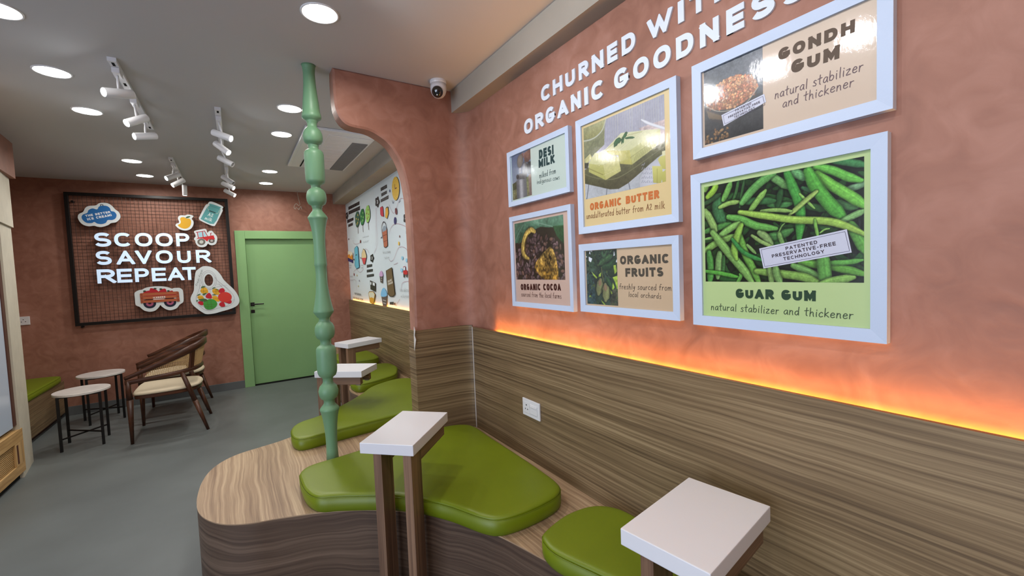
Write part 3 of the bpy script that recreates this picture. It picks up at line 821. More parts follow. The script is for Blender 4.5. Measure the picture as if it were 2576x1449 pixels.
# ------------------------------------------------------------------ loose cable by the ceiling
t_ = [(.770, 6.50, 2.599), (.774, 6.50, 2.55), (.782, 6.50, 2.49), (.795, 6.50, 2.42), (.775, 6.49, 2.40), (.755, 6.50, 2.425), (.735, 6.52, 2.415), (.72, 6.50, 2.37), (.735, 6.48, 2.35), (.75, 6.50, 2.38), (.765, 6.51, 2.37), (.775, 6.49, 2.345), (.79, 6.5, 2.37), (.805, 6.5, 2.39), (.815, 6.5, 2.35)]
tag(mk('loose_cable', *tube(catmull(t_, 5), .004, 6), M_['beam'], smooth=True), 'loose coiled pale cable end hanging near the ceiling above the green door', 'cable')

# ------------------------------------------------------------------ display cabinet at the left edge
XC = -1.452
t = thing('display_cabinet', 'tall pale panelled cabinet with ribbed light oak base at the left edge', 'cabinet', (-1.5, 4.0, 0))
box('side_stile', (XC-.05, XC, 4.655, 4.698, .41, 1.923), M_['brown'], t, b=.002, world=True)
box('pale_panel', (XC-.05, XC-.006, 3.31, 4.654, .40, 1.923), M_['pale'], t, b=.002, world=True)
b0, b1 = 3.31, 4.745
box('top_rail', (XC-.05, XC+.012, b0, b1, .285, .372), M_['oak'], t, b=.002, uv=uv_side, world=True)
box('bottom_rail', (XC-.05, XC+.012, b0, b1, .045, .115), M_['oak'], t, b=.002, uv=uv_side, world=True)
st = box('end_stile', (XC-.05, XC+.0118, 4.60, b1-.001, .116, .284), M_['oak'], t, b=.001, uv=uv_vert, world=True)
box('finger_slot', (XC+.0119, XC+.0135, 4.622, 4.645, .13, .27), M_['brown'], st, world=True)
box('recess_back', (XC-.05, XC-.008, b0, 4.60, .116, .284), M_['oak'], t, uv=uv_side, world=True)
ns = 13
for i in range(ns):
    z = .122+i*(.278-.122)/(ns-1)
    mk('rib', *cyl((XC-.004, b0, z), (XC-.004, 4.598, z), .0048, n=8), M_['oak'], t, smooth=True, uv=uv_side, world=True)
box('plinth', (XC-.05, XC-.01, b0, b1-.03, 0, .044), M_['slot'], t, world=True)
# ------------------------------------------------------------------ stroke lettering
def EL(cx, cy, rx, ry, a0, a1, n=10, e=2.0):
    out = []
    for k in range(n+1):
        a = math.radians(a0+(a1-a0)*k/n); c, s = math.cos(a), math.sin(a)
        out.append((cx+rx*math.copysign(abs(c)**(2/e), c), cy+ry*math.copysign(abs(s)**(2/e), s)))
    return out
BOLD = {   # width, strokes (points, square caps)
 'A': (1.0, [([(0, -.02), (.5, 1.0), (1, -.02)], 1), ([(.2, .27), (.8, .27)], 0)]),
 'B': (.86, [([(0, 0), (0, 1)], 1), ([(0, 1), (.55, 1)]+EL(.6, .765, .33, .235, 90, -90)+[(0, .53)], 0), ([(0, .53), (.6, .53)]+EL(.66, .265, .34, .265, 90, -90)+[(0, 0)], 0)]),
 'C': (.9, [(EL(.54, .5, .54, .5, 40, 320, 24, 2.4), 0)]),
 'D': (.92, [([(0, 0), (0, 1)], 1), ([(0, 1), (.35, 1)]+EL(.42, .5, .58, .5, 90, -90, 16, 2.3)+[(0, 0)], 0)]),
 'E': (.76, [([(0, 0), (0, 1)], 1), ([(0, 1), (1, 1)], 1), ([(0, .5), (.93, .5)], 1), ([(0, 0), (1, 0)], 1)]),
 'F': (.74, [([(0, 0), (0, 1)], 1), ([(0, 1), (1, 1)], 1), ([(0, .48), (.9, .48)], 1)]),
 'G': (.94, [(EL(.5, .5, .5, .5, 38, 350, 26, 2.4)+[(1, .44)], 0), ([(1, .44), (.55, .44)], 1), ([(1, .44), (1, .1)], 0)]),
 'H': (.9, [([(0, 0), (0, 1)], 1), ([(1, 0), (1, 1)], 1), ([(0, .5), (1, .5)], 0)]),
 'I': (.0, [([(.5, 0), (.5, 1)], 1)]),
 'J': (.7, [([(1, 1), (1, .3)]+EL(.5, .3, .5, .3, 0, -180), 0)]),
 'K': (.9, [([(0, 0), (0, 1)], 1), ([(.95, 1.02), (.05, .42)], 1), ([(.33, .60), (1, -.02)], 1)]),
 'L': (.72, [([(0, 1), (0, 0)], 1), ([(0, 0), (1, 0)], 1)]),
 'M': (1.15, [([(0, 0), (0, 1)], 1), ([(1, 0), (1, 1)], 1), ([(.02, 1), (.5, .22), (.98, 1)], 1)]),
 'N': (.92, [([(0, 0), (0, 1)], 1), ([(1, 0), (1, 1)], 1), ([(.02, 1), (.98, 0)], 1)]),
 'O': (.98, [(EL(.5, .5, .5, .5, 0, 360, 32, 2.3), 2)]),
 'P': (.84, [([(0, 0), (0, 1)], 1), ([(0, 1), (.5, 1)]+EL(.58, .725, .42, .275, 90, -90, 12)+[(0, .45)], 0)]),
 'R': (.88, [([(0, 0), (0, 1)], 1), ([(0, 1), (.5, 1)]+EL(.56, .74, .40, .26, 90, -90, 12)+[(0, .48)], 0), ([(.45, .48), (1, -.02)], 1)]),
 'S': (.84, [(EL(.5, .745, .47, .255, 25, 250, 14, 2.2)+[(.5, .50)]+EL(.5, .245, .5, .245, 70, -160, 14, 2.2), 0)]),
 'T': (.86, [([(0, 1), (1, 1)], 1), ([(.5, 1), (.5, 0)], 1)]),
 'U': (.9, [([(0, 1.06), (0, .38)]+EL(.5, .38, .5, .38, 180, 360, 16, 2.3)+[(1, 1.06)], 0)]),
 'V': (.98, [([(0, 1.02), (.5, 0), (1, 1.02)], 1)]),
 'W': (1.45, [([(0, 1.02), (.26, 0), (.5, .85), (.74, 0), (1, 1.02)], 1)]),
 'X': (.9, [([(0, 0), (1, 1)], 1), ([(0, 1), (1, 0)], 1)]),
 'Y': (.9, [([(0, 1.03), (.5, .45), (1, 1.03)], 1), ([(.5, .45), (.5, 0)], 1)]),
 '-': (.5, [([(0, .45), (1, .45)], 0)]),
 '!': (.0, [([(.5, .34), (.5, 1)], 1), ([(.5, 0), (.5, .06)], 1)]),
 '1': (.4, [([(0, .75), (.6, 1), (.6, 0)], 1)]),
 '2': (.8, [(EL(.5, .7, .5, .3, 160, -30)+[(0, 0), (1, 0)], 0)]),
 '3': (.8, [(EL(.45, .75, .45, .25, 140, -90)+EL(.5, .25, .5, .25, 90, -140), 0)]),
 '4': (.85, [([(.75, 0), (.75, 1), (0, .3), (1, .3)], 0)]),
}
HAND = {   # handwriting: advance, polylines with x-height .55, ascender 1, descender -.38
 'a': (.46, [[(.40, .48), (.25, .56), (.08, .40), (.04, .18), (.14, .02), (.30, .12), (.39, .38), (.40, .48)], [(.40, .5), (.39, .2), (.44, 0)]]),
 'b': (.46, [[(.06, 1), (.05, .5), (.05, .05)], [(.05, .3), (.2, .52), (.38, .42), (.40, .2), (.25, 0), (.06, .08)]]),
 'c': (.42, [[(.38, .46), (.25, .56), (.08, .38), (.05, .16), (.18, 0), (.38, .08)]]),
 'd': (.48, [[(.38, .42), (.24, .52), (.07, .36), (.05, .14), (.17, 0), (.32, .1), (.39, .35)], [(.42, 1), (.39, .5), (.42, .0)]]),
 'e': (.44, [[(.06, .28), (.36, .34), (.35, .50), (.20, .56), (.06, .36), (.07, .1), (.22, 0), (.40, .09)]]),
 'f': (.40, [[(.40, .92), (.28, .98), (.17, .82), (.15, .4), (.12, -.02)], [(.0, .50), (.34, .56)]]),
 'g': (.46, [[(.38, .46), (.24, .56), (.07, .40), (.08, .14), (.22, .08), (.37, .3)], [(.40, .52), (.40, .1), (.36, -.28), (.20, -.38), (.06, -.26)]]),
 'h': (.46, [[(.08, 1), (.06, .5), (.05, 0)], [(.06, .28), (.20, .52), (.34, .46), (.36, .2), (.40, 0)]]),
 'i': (.20, [[(.10, .54), (.09, .25), (.11, 0)], [(.115, .76), (.12, .80)]]),
 'k': (.44, [[(.07, 1), (.06, .5), (.06, 0)], [(.36, .56), (.10, .26), (.24, .16), (.42, -.02)]]),
 'l': (.20, [[(.12, 1), (.10, .5), (.11, 0)]]),
 'm': (.66, [[(.06, .54), (.06, .25), (.05, 0)], [(.06, .3), (.18, .52), (.29, .44), (.30, .2), (.30, 0)], [(.30, .3), (.42, .52), (.54, .44), (.55, .2), (.59, 0)]]),
 'n': (.46, [[(.07, .54), (.06, .25), (.05, 0)], [(.06, .3), (.20, .52), (.34, .46), (.35, .2), (.39, 0)]]),
 'o': (.44, [[(.24, .56), (.08, .42), (.05, .18), (.18, 0), (.34, .10), (.39, .34), (.32, .52), (.20, .56)]]),
 'p': (.46, [[(.08, .52), (.06, .1), (.05, -.36)], [(.07, .36), (.22, .54), (.38, .42), (.38, .18), (.24, .02), (.08, .10)]]),
 'r': (.36, [[(.06, .54), (.06, .25), (.05, 0)], [(.06, .32), (.16, .50), (.33, .52)]]),
 's': (.38, [[(.33, .50), (.20, .56), (.09, .42), (.22, .28), (.33, .14), (.22, .0), (.05, .05)]]),
 't': (.38, [[(.20, .95), (.17, .5), (.18, .08), (.26, -.01)], [(.0, .58), (.38, .64)]]),
 'u': (.46, [[(.06, .54), (.06, .15), (.17, 0), (.32, .12), (.38, .5)], [(.38, .54), (.37, .2), (.42, 0)]]),
 'v': (.42, [[(.04, .54), (.18, .0), (.38, .54)]]),
 'w': (.56, [[(.04, .52), (.13, .0), (.27, .38), (.38, 0), (.52, .54)]]),
 'x': (.42, [[(.05, .52), (.36, 0)], [(.36, .54), (.04, 0)]]),
 'y': (.44, [[(.05, .54), (.10, .22), (.24, .16), (.36, .50)], [(.39, .54), (.32, .0), (.18, -.36), (.05, -.30)]]),
 'z': (.44, [[(.06, .50), (.36, .53), (.05, .03), (.40, .02)]]),
 'A': (.52, [[(.04, 0), (.20, .5), (.27, .86), (.38, .4), (.46, 0)], [(.10, .3), (.44, .34)]]),
 '2': (.48, [[(.08, .62), (.20, .80), (.36, .72), (.28, .40), (.06, .05), (.44, .04)]]),
}
def clip_y(poly, y0, y1):
    for s, lim in ((1, y0), (-1, -y1)):
        out = []
        for i in range(len(poly)):
            a, b = poly[i-1], poly[i]; fa, fb = s*a[1]-lim, s*b[1]-lim
            if (fa >= 0) != (fb >= 0):
                t = fa/(fa-fb); out.append((a[0]+(b[0]-a[0])*t, a[1]+(b[1]-a[1])*t))
            if fb >= 0: out.append(b)
        poly = out
        if len(poly) < 3: return []
    return poly
def stroke_quads(P, t, cap=0, tx=None):
    """quads of a thick polyline; t = thickness; tx = separate horizontal thickness factor"""
    P = [tuple(p) for p in P]; closed = cap == 2
    P = [p for i, p in enumerate(P) if i == 0 or math.dist(p, P[i-1]) > 1e-5*max(1, t)+t*.02 or (closed and i == len(P)-1)]
    if closed: P = P[:-1]
    n = len(P); Lf = []; Rt = []
    for i in range(n):
        a = P[i-1] if (i > 0 or closed) else None; c = P[(i+1) % n] if (i < n-1 or closed) else None; b = P[i]
        d1 = np.subtract(b, a) if a is not None else np.subtract(c, b)
        d2 = np.subtract(c, b) if c is not None else d1
        d1 = d1/(np.linalg.norm(d1)+1e-9); d2 = d2/(np.linalg.norm(d2)+1e-9)
        m = d1+d2; ln = np.linalg.norm(m)
        m = m/ln if ln > 1e-6 else d1
        k = 1/max(.35, float(np.dot(m, d2)))
        if cap == 1:
            ext = t/2
            if i == 0: b = (b[0]-d2[0]*ext, b[1]-d2[1]*ext)
            if i == n-1: b = (b[0]+d1[0]*ext, b[1]+d1[1]*ext)
        nx, ny = -m[1]*t/2*k, m[0]*t/2*k
        Lf.append((b[0]+nx, b[1]+ny)); Rt.append((b[0]-nx, b[1]-ny))
    q = []
    for i in range(n if closed else n-1):
        j = (i+1) % n
        q.append([Rt[i], Rt[j], Lf[j], Lf[i]])
    return q
def glyph_quads(ch, w, h, t):
    """quads of a bold capital in the box 0..w, 0..h with stroke t"""
    gw, st = BOLD[ch]; out = []
    iw = max(1e-6, w-t); ih = h-t
    for P, cap in st:
        Q = [(t/2+x*iw, t/2+y*ih) for x, y in P]
        for q in stroke_quads(Q, t, cap):
            q = clip_y(q, 0, h)
            if len(q) > 2: out.append(q)
    return out
def bold_line(s, p0, p1, h, weight=.24, track=.16, space=.42):
    """layout along the unit interval -> list of (char, u0, width) scaled to fit |p1-p0|"""
    W = []; x = 0
    for ch in s:
        if ch == ' ': x += space; continue
        w = weight+BOLD[ch][0]*(1-weight) if ch in 'I!' else weight+BOLD[ch][0]*.52
        W.append((ch, x, w)); x += w+track
    tot = x-track
    return [(c, a/tot, b/tot) for c, a, b in W]
class Plane:
    """wall plane: kind 'x' faces -X at x=c (u = -y), kind 'y' faces -Y at y=c (u = x)"""
    def __init__(s, kind, c): s.k = kind; s.c = c
    def uv(s, p):
        if s.k == 'x': y, z = WX(p, s.c); return (-y, z)
        return WY(p, s.c)
    def P(s, u, v, d=0):
        return (s.c-d, -u, v) if s.k == 'x' else (u, s.c-d, v)
def flat(name, polys, pl, d, m, parent, thick=0, side=None):
    """polys (lists of (u,v)) lifted d off the plane; optional thickness towards the wall"""
    V = []; Fc = []; mi = []
    for q in polys:
        n = len(V); k = len(q)
        ar = sum(q[i-1][0]*q[i][1]-q[i][0]*q[i-1][1] for i in range(k))
        if abs(ar) < 1e-12: continue
        if ar < 0: q = q[::-1]
        dd = d+(len(Fc) % 13)*1.2e-5
        V += [pl.P(u, v, dd) for u, v in q]
        if k > 4:
            T = fill_loop([(u, v, 0) for u, v in q])
            for t in T:
                a, b, c = [q[i] for i in t]
                s_ = (b[0]-a[0])*(c[1]-a[1])-(b[1]-a[1])*(c[0]-a[0])
                t = t if s_ > 0 else t[::-1]
                Fc.append(tuple(n+i for i in t)); mi.append(0)
        else: Fc.append(tuple(n+i for i in range(k))); mi.append(0)
        if thick:
            V += [pl.P(u, v, d-thick) for u, v in q]
            for i in range(k):
                j = (i+1) % k; Fc.append((n+i, n+k+i, n+k+j, n+j)); mi.append(1)
    return mk(name, V, Fc, m, parent, world=True, mats=[m, side or m] if thick else None, mi=mi)
def text_bold(name, s, pl, bl, br, tl, m, parent, d, weight=.24, track=.16, space=.42):
    """bl, br, tl in picture-plane points already converted to (u, v)"""
    bl = np.array(bl); br = np.array(br); tl = np.array(tl)
    ux = br-bl; Wd = np.linalg.norm(ux); ux /= Wd; up = np.array((-ux[1], ux[0])); H = abs(np.dot(tl-bl, up))
    polys = []; nl = [len(w_) for w_ in s.split(' ')]; brk = set(np.cumsum(nl)[:-1].tolist())   # one mesh for each word
    for i_, (ch, a, w) in enumerate(bold_line(s, bl, br, H, weight, track, space)):
        if i_ in brk: flat(name, polys, pl, d, m, parent); polys = []
        for q in glyph_quads(ch, w*Wd, H, w*Wd if ch in 'I!' else min(weight*H, w*Wd*.46)):
            polys.append([tuple(bl+ux*(a*Wd+x)+up*y) for x, y in q])
    return flat(name, polys, pl, d, m, parent)
def text_hand(name, s, pl, bl, br, asc, m, parent, d, weight=.075):
    bl = np.array(bl); br = np.array(br); asc = np.array(asc)
    ux = br-bl; Wd = np.linalg.norm(ux); ux /= Wd; up = np.array((-ux[1], ux[0])); H = abs(np.dot(asc-bl, up))
    x = 0; items = []
    for ch in s:
        if ch == ' ': x += .42; continue
        items.append((ch, x)); x += HAND[ch][0]+.11
    k = Wd/(x-.11); polys = []
    r2 = random.Random(len(s))
    for ch, x0 in items:
        jy = r2.uniform(-.03, .03)*H
        for P in HAND[ch][1]:
            c = catmull(P, 4) if len(P) > 2 else [np.array(p) for p in P]
            pts = [((x0+p[0]+p[1]*.06)*k, p[1]*H+jy) for p in c]
            for q in stroke_quads(pts, weight*H, 1):
                polys.append([tuple(bl+ux*a+up*b) for a, b in q])
    return flat(name, polys, pl, d, m, parent)

# ------------------------------------------------------------------ raster painter for the printed photographs
def smooth_noise(h, w, cell, seed):
    g = np.random.default_rng(seed).random((int(h/cell)+3, int(w/cell)+3))
    ys = np.arange(h)/cell; xs = np.arange(w)/cell
    yi = ys.astype(int); xi = xs.astype(int); fy = (ys-yi)[:, None]; fx = (xs-xi)[None, :]
    fy = fy*fy*(3-2*fy); fx = fx*fx*(3-2*fx)
    a = g[yi][:, xi]; b = g[yi][:, xi+1]; c = g[yi+1][:, xi]; d = g[yi+1][:, xi+1]
    return a*(1-fx)*(1-fy)+b*fx*(1-fy)+c*(1-fx)*fy+d*fx*fy
class Canvas:
    def __init__(s, pl, tl, tr, br, bl, W, cr_, bg=(128, 128, 128)):
        s.pl = pl; s.cr = cr_
        c = [pl.uv(cr_(*p)) for p in (tl, tr, br, bl)]
        s.u0 = (c[0][0]+c[3][0])/2; s.u1 = (c[1][0]+c[2][0])/2; s.v1 = (c[0][1]+c[1][1])/2; s.v0 = (c[2][1]+c[3][1])/2
        s.W = W; s.H = int(W*(s.v1-s.v0)/(s.u1-s.u0)); s.k = W/(s.u1-s.u0)
        s.A = np.ones((s.H, s.W, 3))*np.array(bg, float)
        s.yy, s.xx = np.mgrid[0:s.H, 0:s.W].astype(float)
        s.n1 = smooth_noise(s.H, s.W, 7, 1); s.n2 = smooth_noise(s.H, s.W, 3, 2); s.n3 = smooth_noise(s.H, s.W, 26, 3)
    def pt(s, p):
        u, v = s.pl.uv(s.cr(*p)); return ((u-s.u0)*s.k, (s.v1-v)*s.k)
    def pts(s, P): return [s.pt(p) for p in P]
    def sc(s, p, w):                       # local size of w crop pixels at p
        a = s.pt((p[0]-w/2, p[1])); b = s.pt((p[0]+w/2, p[1])); c = s.pt((p[0], p[1]-w/2)); d = s.pt((p[0], p[1]+w/2))
        return (math.dist(a, b)+math.dist(c, d))/2
    def put(s, m, col, sl):
        s.A[sl] = s.A[sl]*(1-m[..., None])+col*m[..., None]
    def box_(s, x0, y0, x1, y1):
        return slice(max(0, int(y0)), min(s.H, int(y1)+1)), slice(max(0, int(x0)), min(s.W, int(x1)+1))
    def poly(s, P, col, col2=None, noise=0, raw=False, soft=0, cell=None):
        """filled polygon; col at the top of it, col2 at the bottom"""
        Q = P if raw else s.pts(P); xs = [q[0] for q in Q]; ys = [q[1] for q in Q]
        sl = s.box_(min(xs)-1, min(ys)-1, max(xs)+1, max(ys)+1)
        X = s.xx[sl]; Y = s.yy[sl]
        if X.size == 0: return
        acc = np.zeros(X.shape)
        for ox, oy in ((-.25, -.25), (.25, .25), (.25, -.25), (-.25, .25)):
            ins = np.zeros(X.shape, bool)
            for i in range(len(Q)):
                (x1, y1), (x2, y2) = Q[i-1], Q[i]
                if y1 == y2: continue
                cnd = ((y1 > Y+oy) != (y2 > Y+oy)) & (X+ox < (x2-x1)*(Y+oy-y1)/(y2-y1)+x1); ins ^= cnd
            acc += ins*.25
        c = np.array(col, float)
        if col2 is not None:
            t = np.clip((Y-min(ys))/max(1, max(ys)-min(ys)), 0, 1)[..., None]; c = c*(1-t)+np.array(col2, float)*t
        else: c = np.broadcast_to(c, X.shape+(3,))
        if noise:
            nn = (s.n1[sl]+s.n2[sl]+s.n3[sl])/1.5-1
            c = c*(1+noise*nn[..., None]*2)
        s.put(acc, c, sl)
    def line(s, P, w, col, edge=0, taper=(1, 1), noise=0, light=0, ridge=0, smooth=6, dark=None):
        """thick shaded stroke (pods, beans, stalks)"""
        ww = s.sc(P[len(P)//2], w)
        Q = s.pts(P)
        if len(Q) > 2 and smooth: Q = [tuple(q) for q in catmull(Q, smooth)]
        xs = [q[0] for q in Q]; ys = [q[1] for q in Q]; mg = ww
        sl = s.box_(min(xs)-mg, min(ys)-mg, max(xs)+mg, max(ys)+mg)
        X = s.xx[sl]; Y = s.yy[sl]
        if X.size == 0: return
        best = np.full(X.shape, 1e9); par = np.zeros(X.shape); sg = np.zeros(X.shape)
        L = [0]
        for i in range(1, len(Q)): L.append(L[-1]+math.dist(Q[i], Q[i-1]))
        for i in range(1, len(Q)):
            (x1, y1), (x2, y2) = Q[i-1], Q[i]; dx, dy = x2-x1, y2-y1; l2 = dx*dx+dy*dy+1e-9
            t = np.clip(((X-x1)*dx+(Y-y1)*dy)/l2, 0, 1)
            ex = X-x1-t*dx; ey = Y-y1-t*dy; d = np.hypot(ex, ey)
            m = d < best
            best = np.where(m, d, best); par = np.where(m, (L[i-1]+t*(L[i]-L[i-1]))/L[-1], par)
            sg = np.where(m, np.sign(dx*ey-dy*ex), sg)
        half = ww/2*(taper[0]+(1-taper[0])*np.clip(par*5, 0, 1))*(taper[1]+(1-taper[1])*np.clip((1-par)*5, 0, 1))
        r = best/np.maximum(half, .3)
        # soft contact shade printed round the pod
        if dark is not None:
            sh = np.clip(1.7-r, 0, 1)*dark; s.A[sl] *= (1-sh[..., None]*(r > .9)[..., None])
        m = np.clip((1-r)*np.maximum(half, .6)+.5, 0, 1)
        t = np.clip(r, 0, 1)*sg
        f = 1-.26*np.clip(r, 0, 1)**2*(t > 0)-.08*np.clip(r, 0, 1)**2*(t <= 0)-edge*(r > .8)
        f = f+light*np.exp(-((t+.35)/.22)**2)
        if ridge: f = f+ridge*np.sin(t*7.5)*.5+ridge*.4*np.sin(t*15)
        if noise: f = f*(1+noise*2*((s.n1[sl]+s.n2[sl])/2-.5))
        s.put(m, np.array(col, float)*f[..., None], sl)
    def blob(s, c, rx, ry, ang, col, noise=0, dark=.5, light=.25, raw=False):
        x, y = (c if raw else s.pt(c))
        if not raw: k = s.sc(c, 20)/20; rx *= k; ry *= k
        R = max(rx, ry)*1.4; sl = s.box_(x-R, y-R, x+R, y+R)
        X = s.xx[sl]-x; Y = s.yy[sl]-y
        if X.size == 0: return
        ca, sa = math.cos(ang), math.sin(ang)
        a = (X*ca+Y*sa)/rx; b = (-X*sa+Y*ca)/ry; r = np.hypot(a, b)
        if dark: s.A[sl] *= (1-np.clip(1.35-r, 0, .35)[..., None]*dark*2*(r > 1)[..., None])
        m = np.clip((1-r)*min(rx, ry)+.5, 0, 1)
        f = 1-dark*.9*np.clip(r, 0, 1)**3+light*np.clip(-(Y/ry)*.7-(X/rx)*.2, 0, 1)*(1-r*.6)
        if noise: f = f*(1+noise*2*((s.n1[sl]+s.n2[sl])/2-.5))
        s.put(m, np.array(col, float)*f[..., None], sl)
    def build(s, parent, d, name='photo_print'):
        W, H = s.W, s.H
        us = np.linspace(s.u0, s.u1, W); vs = np.linspace(s.v1, s.v0, H)
        U, Vv = np.meshgrid(us, vs)
        if s.pl.k == 'x': co = np.stack([np.full(U.shape, s.pl.c-d), -U, Vv], -1)
        else: co = np.stack([U, np.full(U.shape, s.pl.c-d), Vv], -1)
        co = co.reshape(-1, 3)-np.array(root_loc(parent))
        idx = np.arange(W*H).reshape(H, W)
        q = np.stack([idx[1:, :-1], idx[1:, 1:], idx[:-1, 1:], idx[:-1, :-1]], -1).reshape(-1, 4)
        me = bpy.data.meshes.new(name); nf = len(q)
        me.vertices.add(W*H); me.vertices.foreach_set('co', co.ravel().astype(np.float32))
        me.loops.add(nf*4); me.loops.foreach_set('vertex_index', q.ravel().astype(np.int32))
        me.polygons.add(nf); me.polygons.foreach_set('loop_start', np.arange(0, nf*4, 4, dtype=np.int32))
        try: me.polygons.foreach_set('loop_total', np.full(nf, 4, dtype=np.int32))
        except Exception: pass
        me.update(calc_edges=True)
        at = me.color_attributes.new('print', 'FLOAT_COLOR', 'POINT')
        c = np.ones((W*H, 4), np.float32); c[:, :3] = Sa(s.A.reshape(-1, 3))*.80
        at.data.foreach_set('color', c.ravel())
        me.materials.append(M_['photo'])
        o = bpy.data.objects.new(name, me); COL.objects.link(o); o.parent = parent
        return o

# ------------------------------------------------------------------ framed posters
XF = 1.306
PF = Plane('x', XF)              # front face of the frames
PPp = Plane('x', XF+.010)        # paper plane inside the frames
def framed(label, tl, tr, br, bl, col, fw=.030):
    c = [PF.uv(p) for p in (tl, tr, br, bl)]
    u0 = (c[0][0]+c[3][0])/2; u1 = (c[1][0]+c[2][0])/2; v1 = (c[0][1]+c[1][1])/2; v0 = (c[2][1]+c[3][1])/2
    t = thing('framed_poster', label, 'poster', (XF, -(u0+u1)/2, (v0+v1)/2), group='framed ingredient posters on the terracotta wall')
    y0, y1 = -u1, -u0; xb = XW-.0005; b = .002
    # mitred frame bars
    def bar(Q):
        P = Q; V = [(XF+(.0025 if i in (2, 3) else 0), p[0], p[1]) for i, p in enumerate(P)]+[(xb, p[0], p[1]) for p in P]
        mk('frame_bar', V, [(0, 1, 2, 3), (4, 7, 6, 5), (0, 4, 5, 1), (1, 5, 6, 2), (2, 6, 7, 3), (3, 7, 4, 0)], M_['frame'], t, world=True)
    f = fw
    bar([(y0, v1), (y1, v1), (y1-f, v1-f), (y0+f, v1-f)]); bar([(y1, v0), (y0, v0), (y0+f, v0+f), (y1-f, v0+f)])
    bar([(y1, v1), (y1, v0), (y1-f, v0+f), (y1-f, v1-f)]); bar([(y0, v0), (y0, v1), (y0+f, v1-f), (y0+f, v0+f)])
    box('poster_sheet', (XF+.010, XF+.013, y0+f*.8, y1-f*.8, v0+f*.8, v1-f*.8), paper('poster paper %d %d %d' % col, S(*col)), t, world=True)
    return t
def T(cr_, *pts): return [PPp.uv(cr_(*p)) for p in pts]
c1 = crop(1240, 300, 2.786)
dD, dP, dT = .0004, .0008, .0012
# 1 desi milk
t = framed('small framed pale green poster reading DESI MILK', (1272, 385), (1428, 317), (1434, 483), (1282, 520), (206, 222, 212), .026)
cc = crop(1270, 350, 8.523)
K = Canvas(PPp, (130, 385), (540, 208), (588, 1200), (185, 1310), 90, cc, (110, 125, 150))
K.poly([(100, 300), (600, 100), (600, 1000), (150, 1100)], (88, 106, 140), (140, 152, 165), noise=.05)
K.poly([(160, 960), (260, 900), (480, 800), (600, 760), (600, 1250), (150, 1350)], (95, 100, 62), (120, 115, 80), noise=.3)
K.poly([(170, 960), (250, 900), (255, 1060), (180, 1090)], (58, 66, 34), noise=.3)
K.poly([(480, 480), (580, 470), (590, 780), (500, 740)], (34, 36, 38), noise=.3)
K.poly([(500, 770), (580, 720), (600, 1210), (525, 1210)], (140, 120, 108), (112, 92, 86), noise=.15)
K.poly([(318, 340), (395, 280), (405, 390), (330, 420)], (130, 96, 84), noise=.15)
K.poly([(405, 300), (545, 205), (560, 400), (500, 480), (430, 505), (410, 420)], (136, 98, 84), (110, 78, 66), noise=.18)
K.poly([(400, 505), (470, 520), (540, 590), (500, 760), (440, 600)], (42, 40, 40), noise=.2)
K.blob((430, 660), 62, 130, 0, (120, 118, 116), noise=.15, dark=.4)
K.blob((325, 470), 78, 100, .2, (128, 122, 112), noise=.1, dark=.3)
K.blob((400, 620), 42, 76, .35, (158, 160, 164), noise=.1, dark=.3)
K.poly([(300, 620), (350, 610), (350, 720), (300, 730)], (180, 182, 190), noise=.1)
K.poly([(245, 830), (300, 745), (420, 710), (470, 760), (440, 830), (260, 870)], (118, 115, 116), (90, 88, 90), noise=.2)
K.blob((275, 800), 34, 30, .4, (46, 42, 44))
for i in range(20):
    f = i/20; g = 96+90*math.exp(-((f-.45)/.2)**2)
    K.poly([(245+f*210, 880-f*45), (245+(f+.06)*210, 880-(f+.06)*45), (262+(f+.06)*215, 1285-(f+.06)*58), (262+f*215, 1285-f*58)], (g, g, g+4), noise=.06)
K.build(t, dD)
I = ink((28, 56, 58))
text_bold('poster_title', 'DESI', PPp, *T(c1, (324, 280), (426, 243), (321, 218)), I, t, dP, weight=.285)
text_bold('poster_title', 'MILK', PPp, *T(c1, (322, 342), (433, 305), (322, 285)), I, t, dP, weight=.285)
text_hand('poster_caption', 'milked from', PPp, *T(c1, (326, 413), (442, 378), (324, 375)), I, t, dP)
text_hand('poster_caption', 'indigenous cows', PPp, *T(c1, (308, 455), (467, 420), (307, 424)), I, t, dP)
# 2 organic butter
t = framed('tall framed buff poster reading ORGANIC BUTTER', (1447, 305), (1701, 190), (1707, 560), (1456, 588), (230, 204, 148), .030)
cc = crop(1440, 230, 5.177)
K = Canvas(PPp, (135, 490), (1192, 30), (1220, 1180), (180, 1400), 240, cc, (165, 165, 180))
K.poly([(0, 500), (1300, -50), (1300, 800), (100, 1000)], (158, 160, 178), (186, 184, 196), noise=.05)
for i in range(26):
    x = 430+i*31; K.line([(x, 60), (x+3, 640)], 10, (172+(i*37 % 17), 172+(i*37 % 17), 190), taper=(1, 1))
K.poly([(860, 480), (1020, 420), (1300, 330), (1300, 700), (1120, 700)], (206, 186, 184), (190, 176, 172), noise=.12)
K.poly([(150, 1160), (1300, 760), (1300, 1300), (160, 1500)], (196, 200, 204), (176, 182, 188), noise=.05)
for P in ([(215, 1200), (185, 1420)], [(450, 1250), (440, 1360)], [(730, 1180), (755, 1300)]): K.line(P, 9, (92, 98, 112))
K.poly([(100, 480), (438, 345), (420, 470), (415, 690), (300, 800), (150, 950)], (150, 152, 116), (112, 116, 84), noise=.1)
K.poly([(100, 500), (430, 360), (400, 500), (300, 590), (140, 630)], (172, 172, 128), (146, 144, 92), noise=.1)
K.line([(130, 650), (230, 630), (320, 580), (395, 490), (438, 350)], 16, (200, 202, 180))
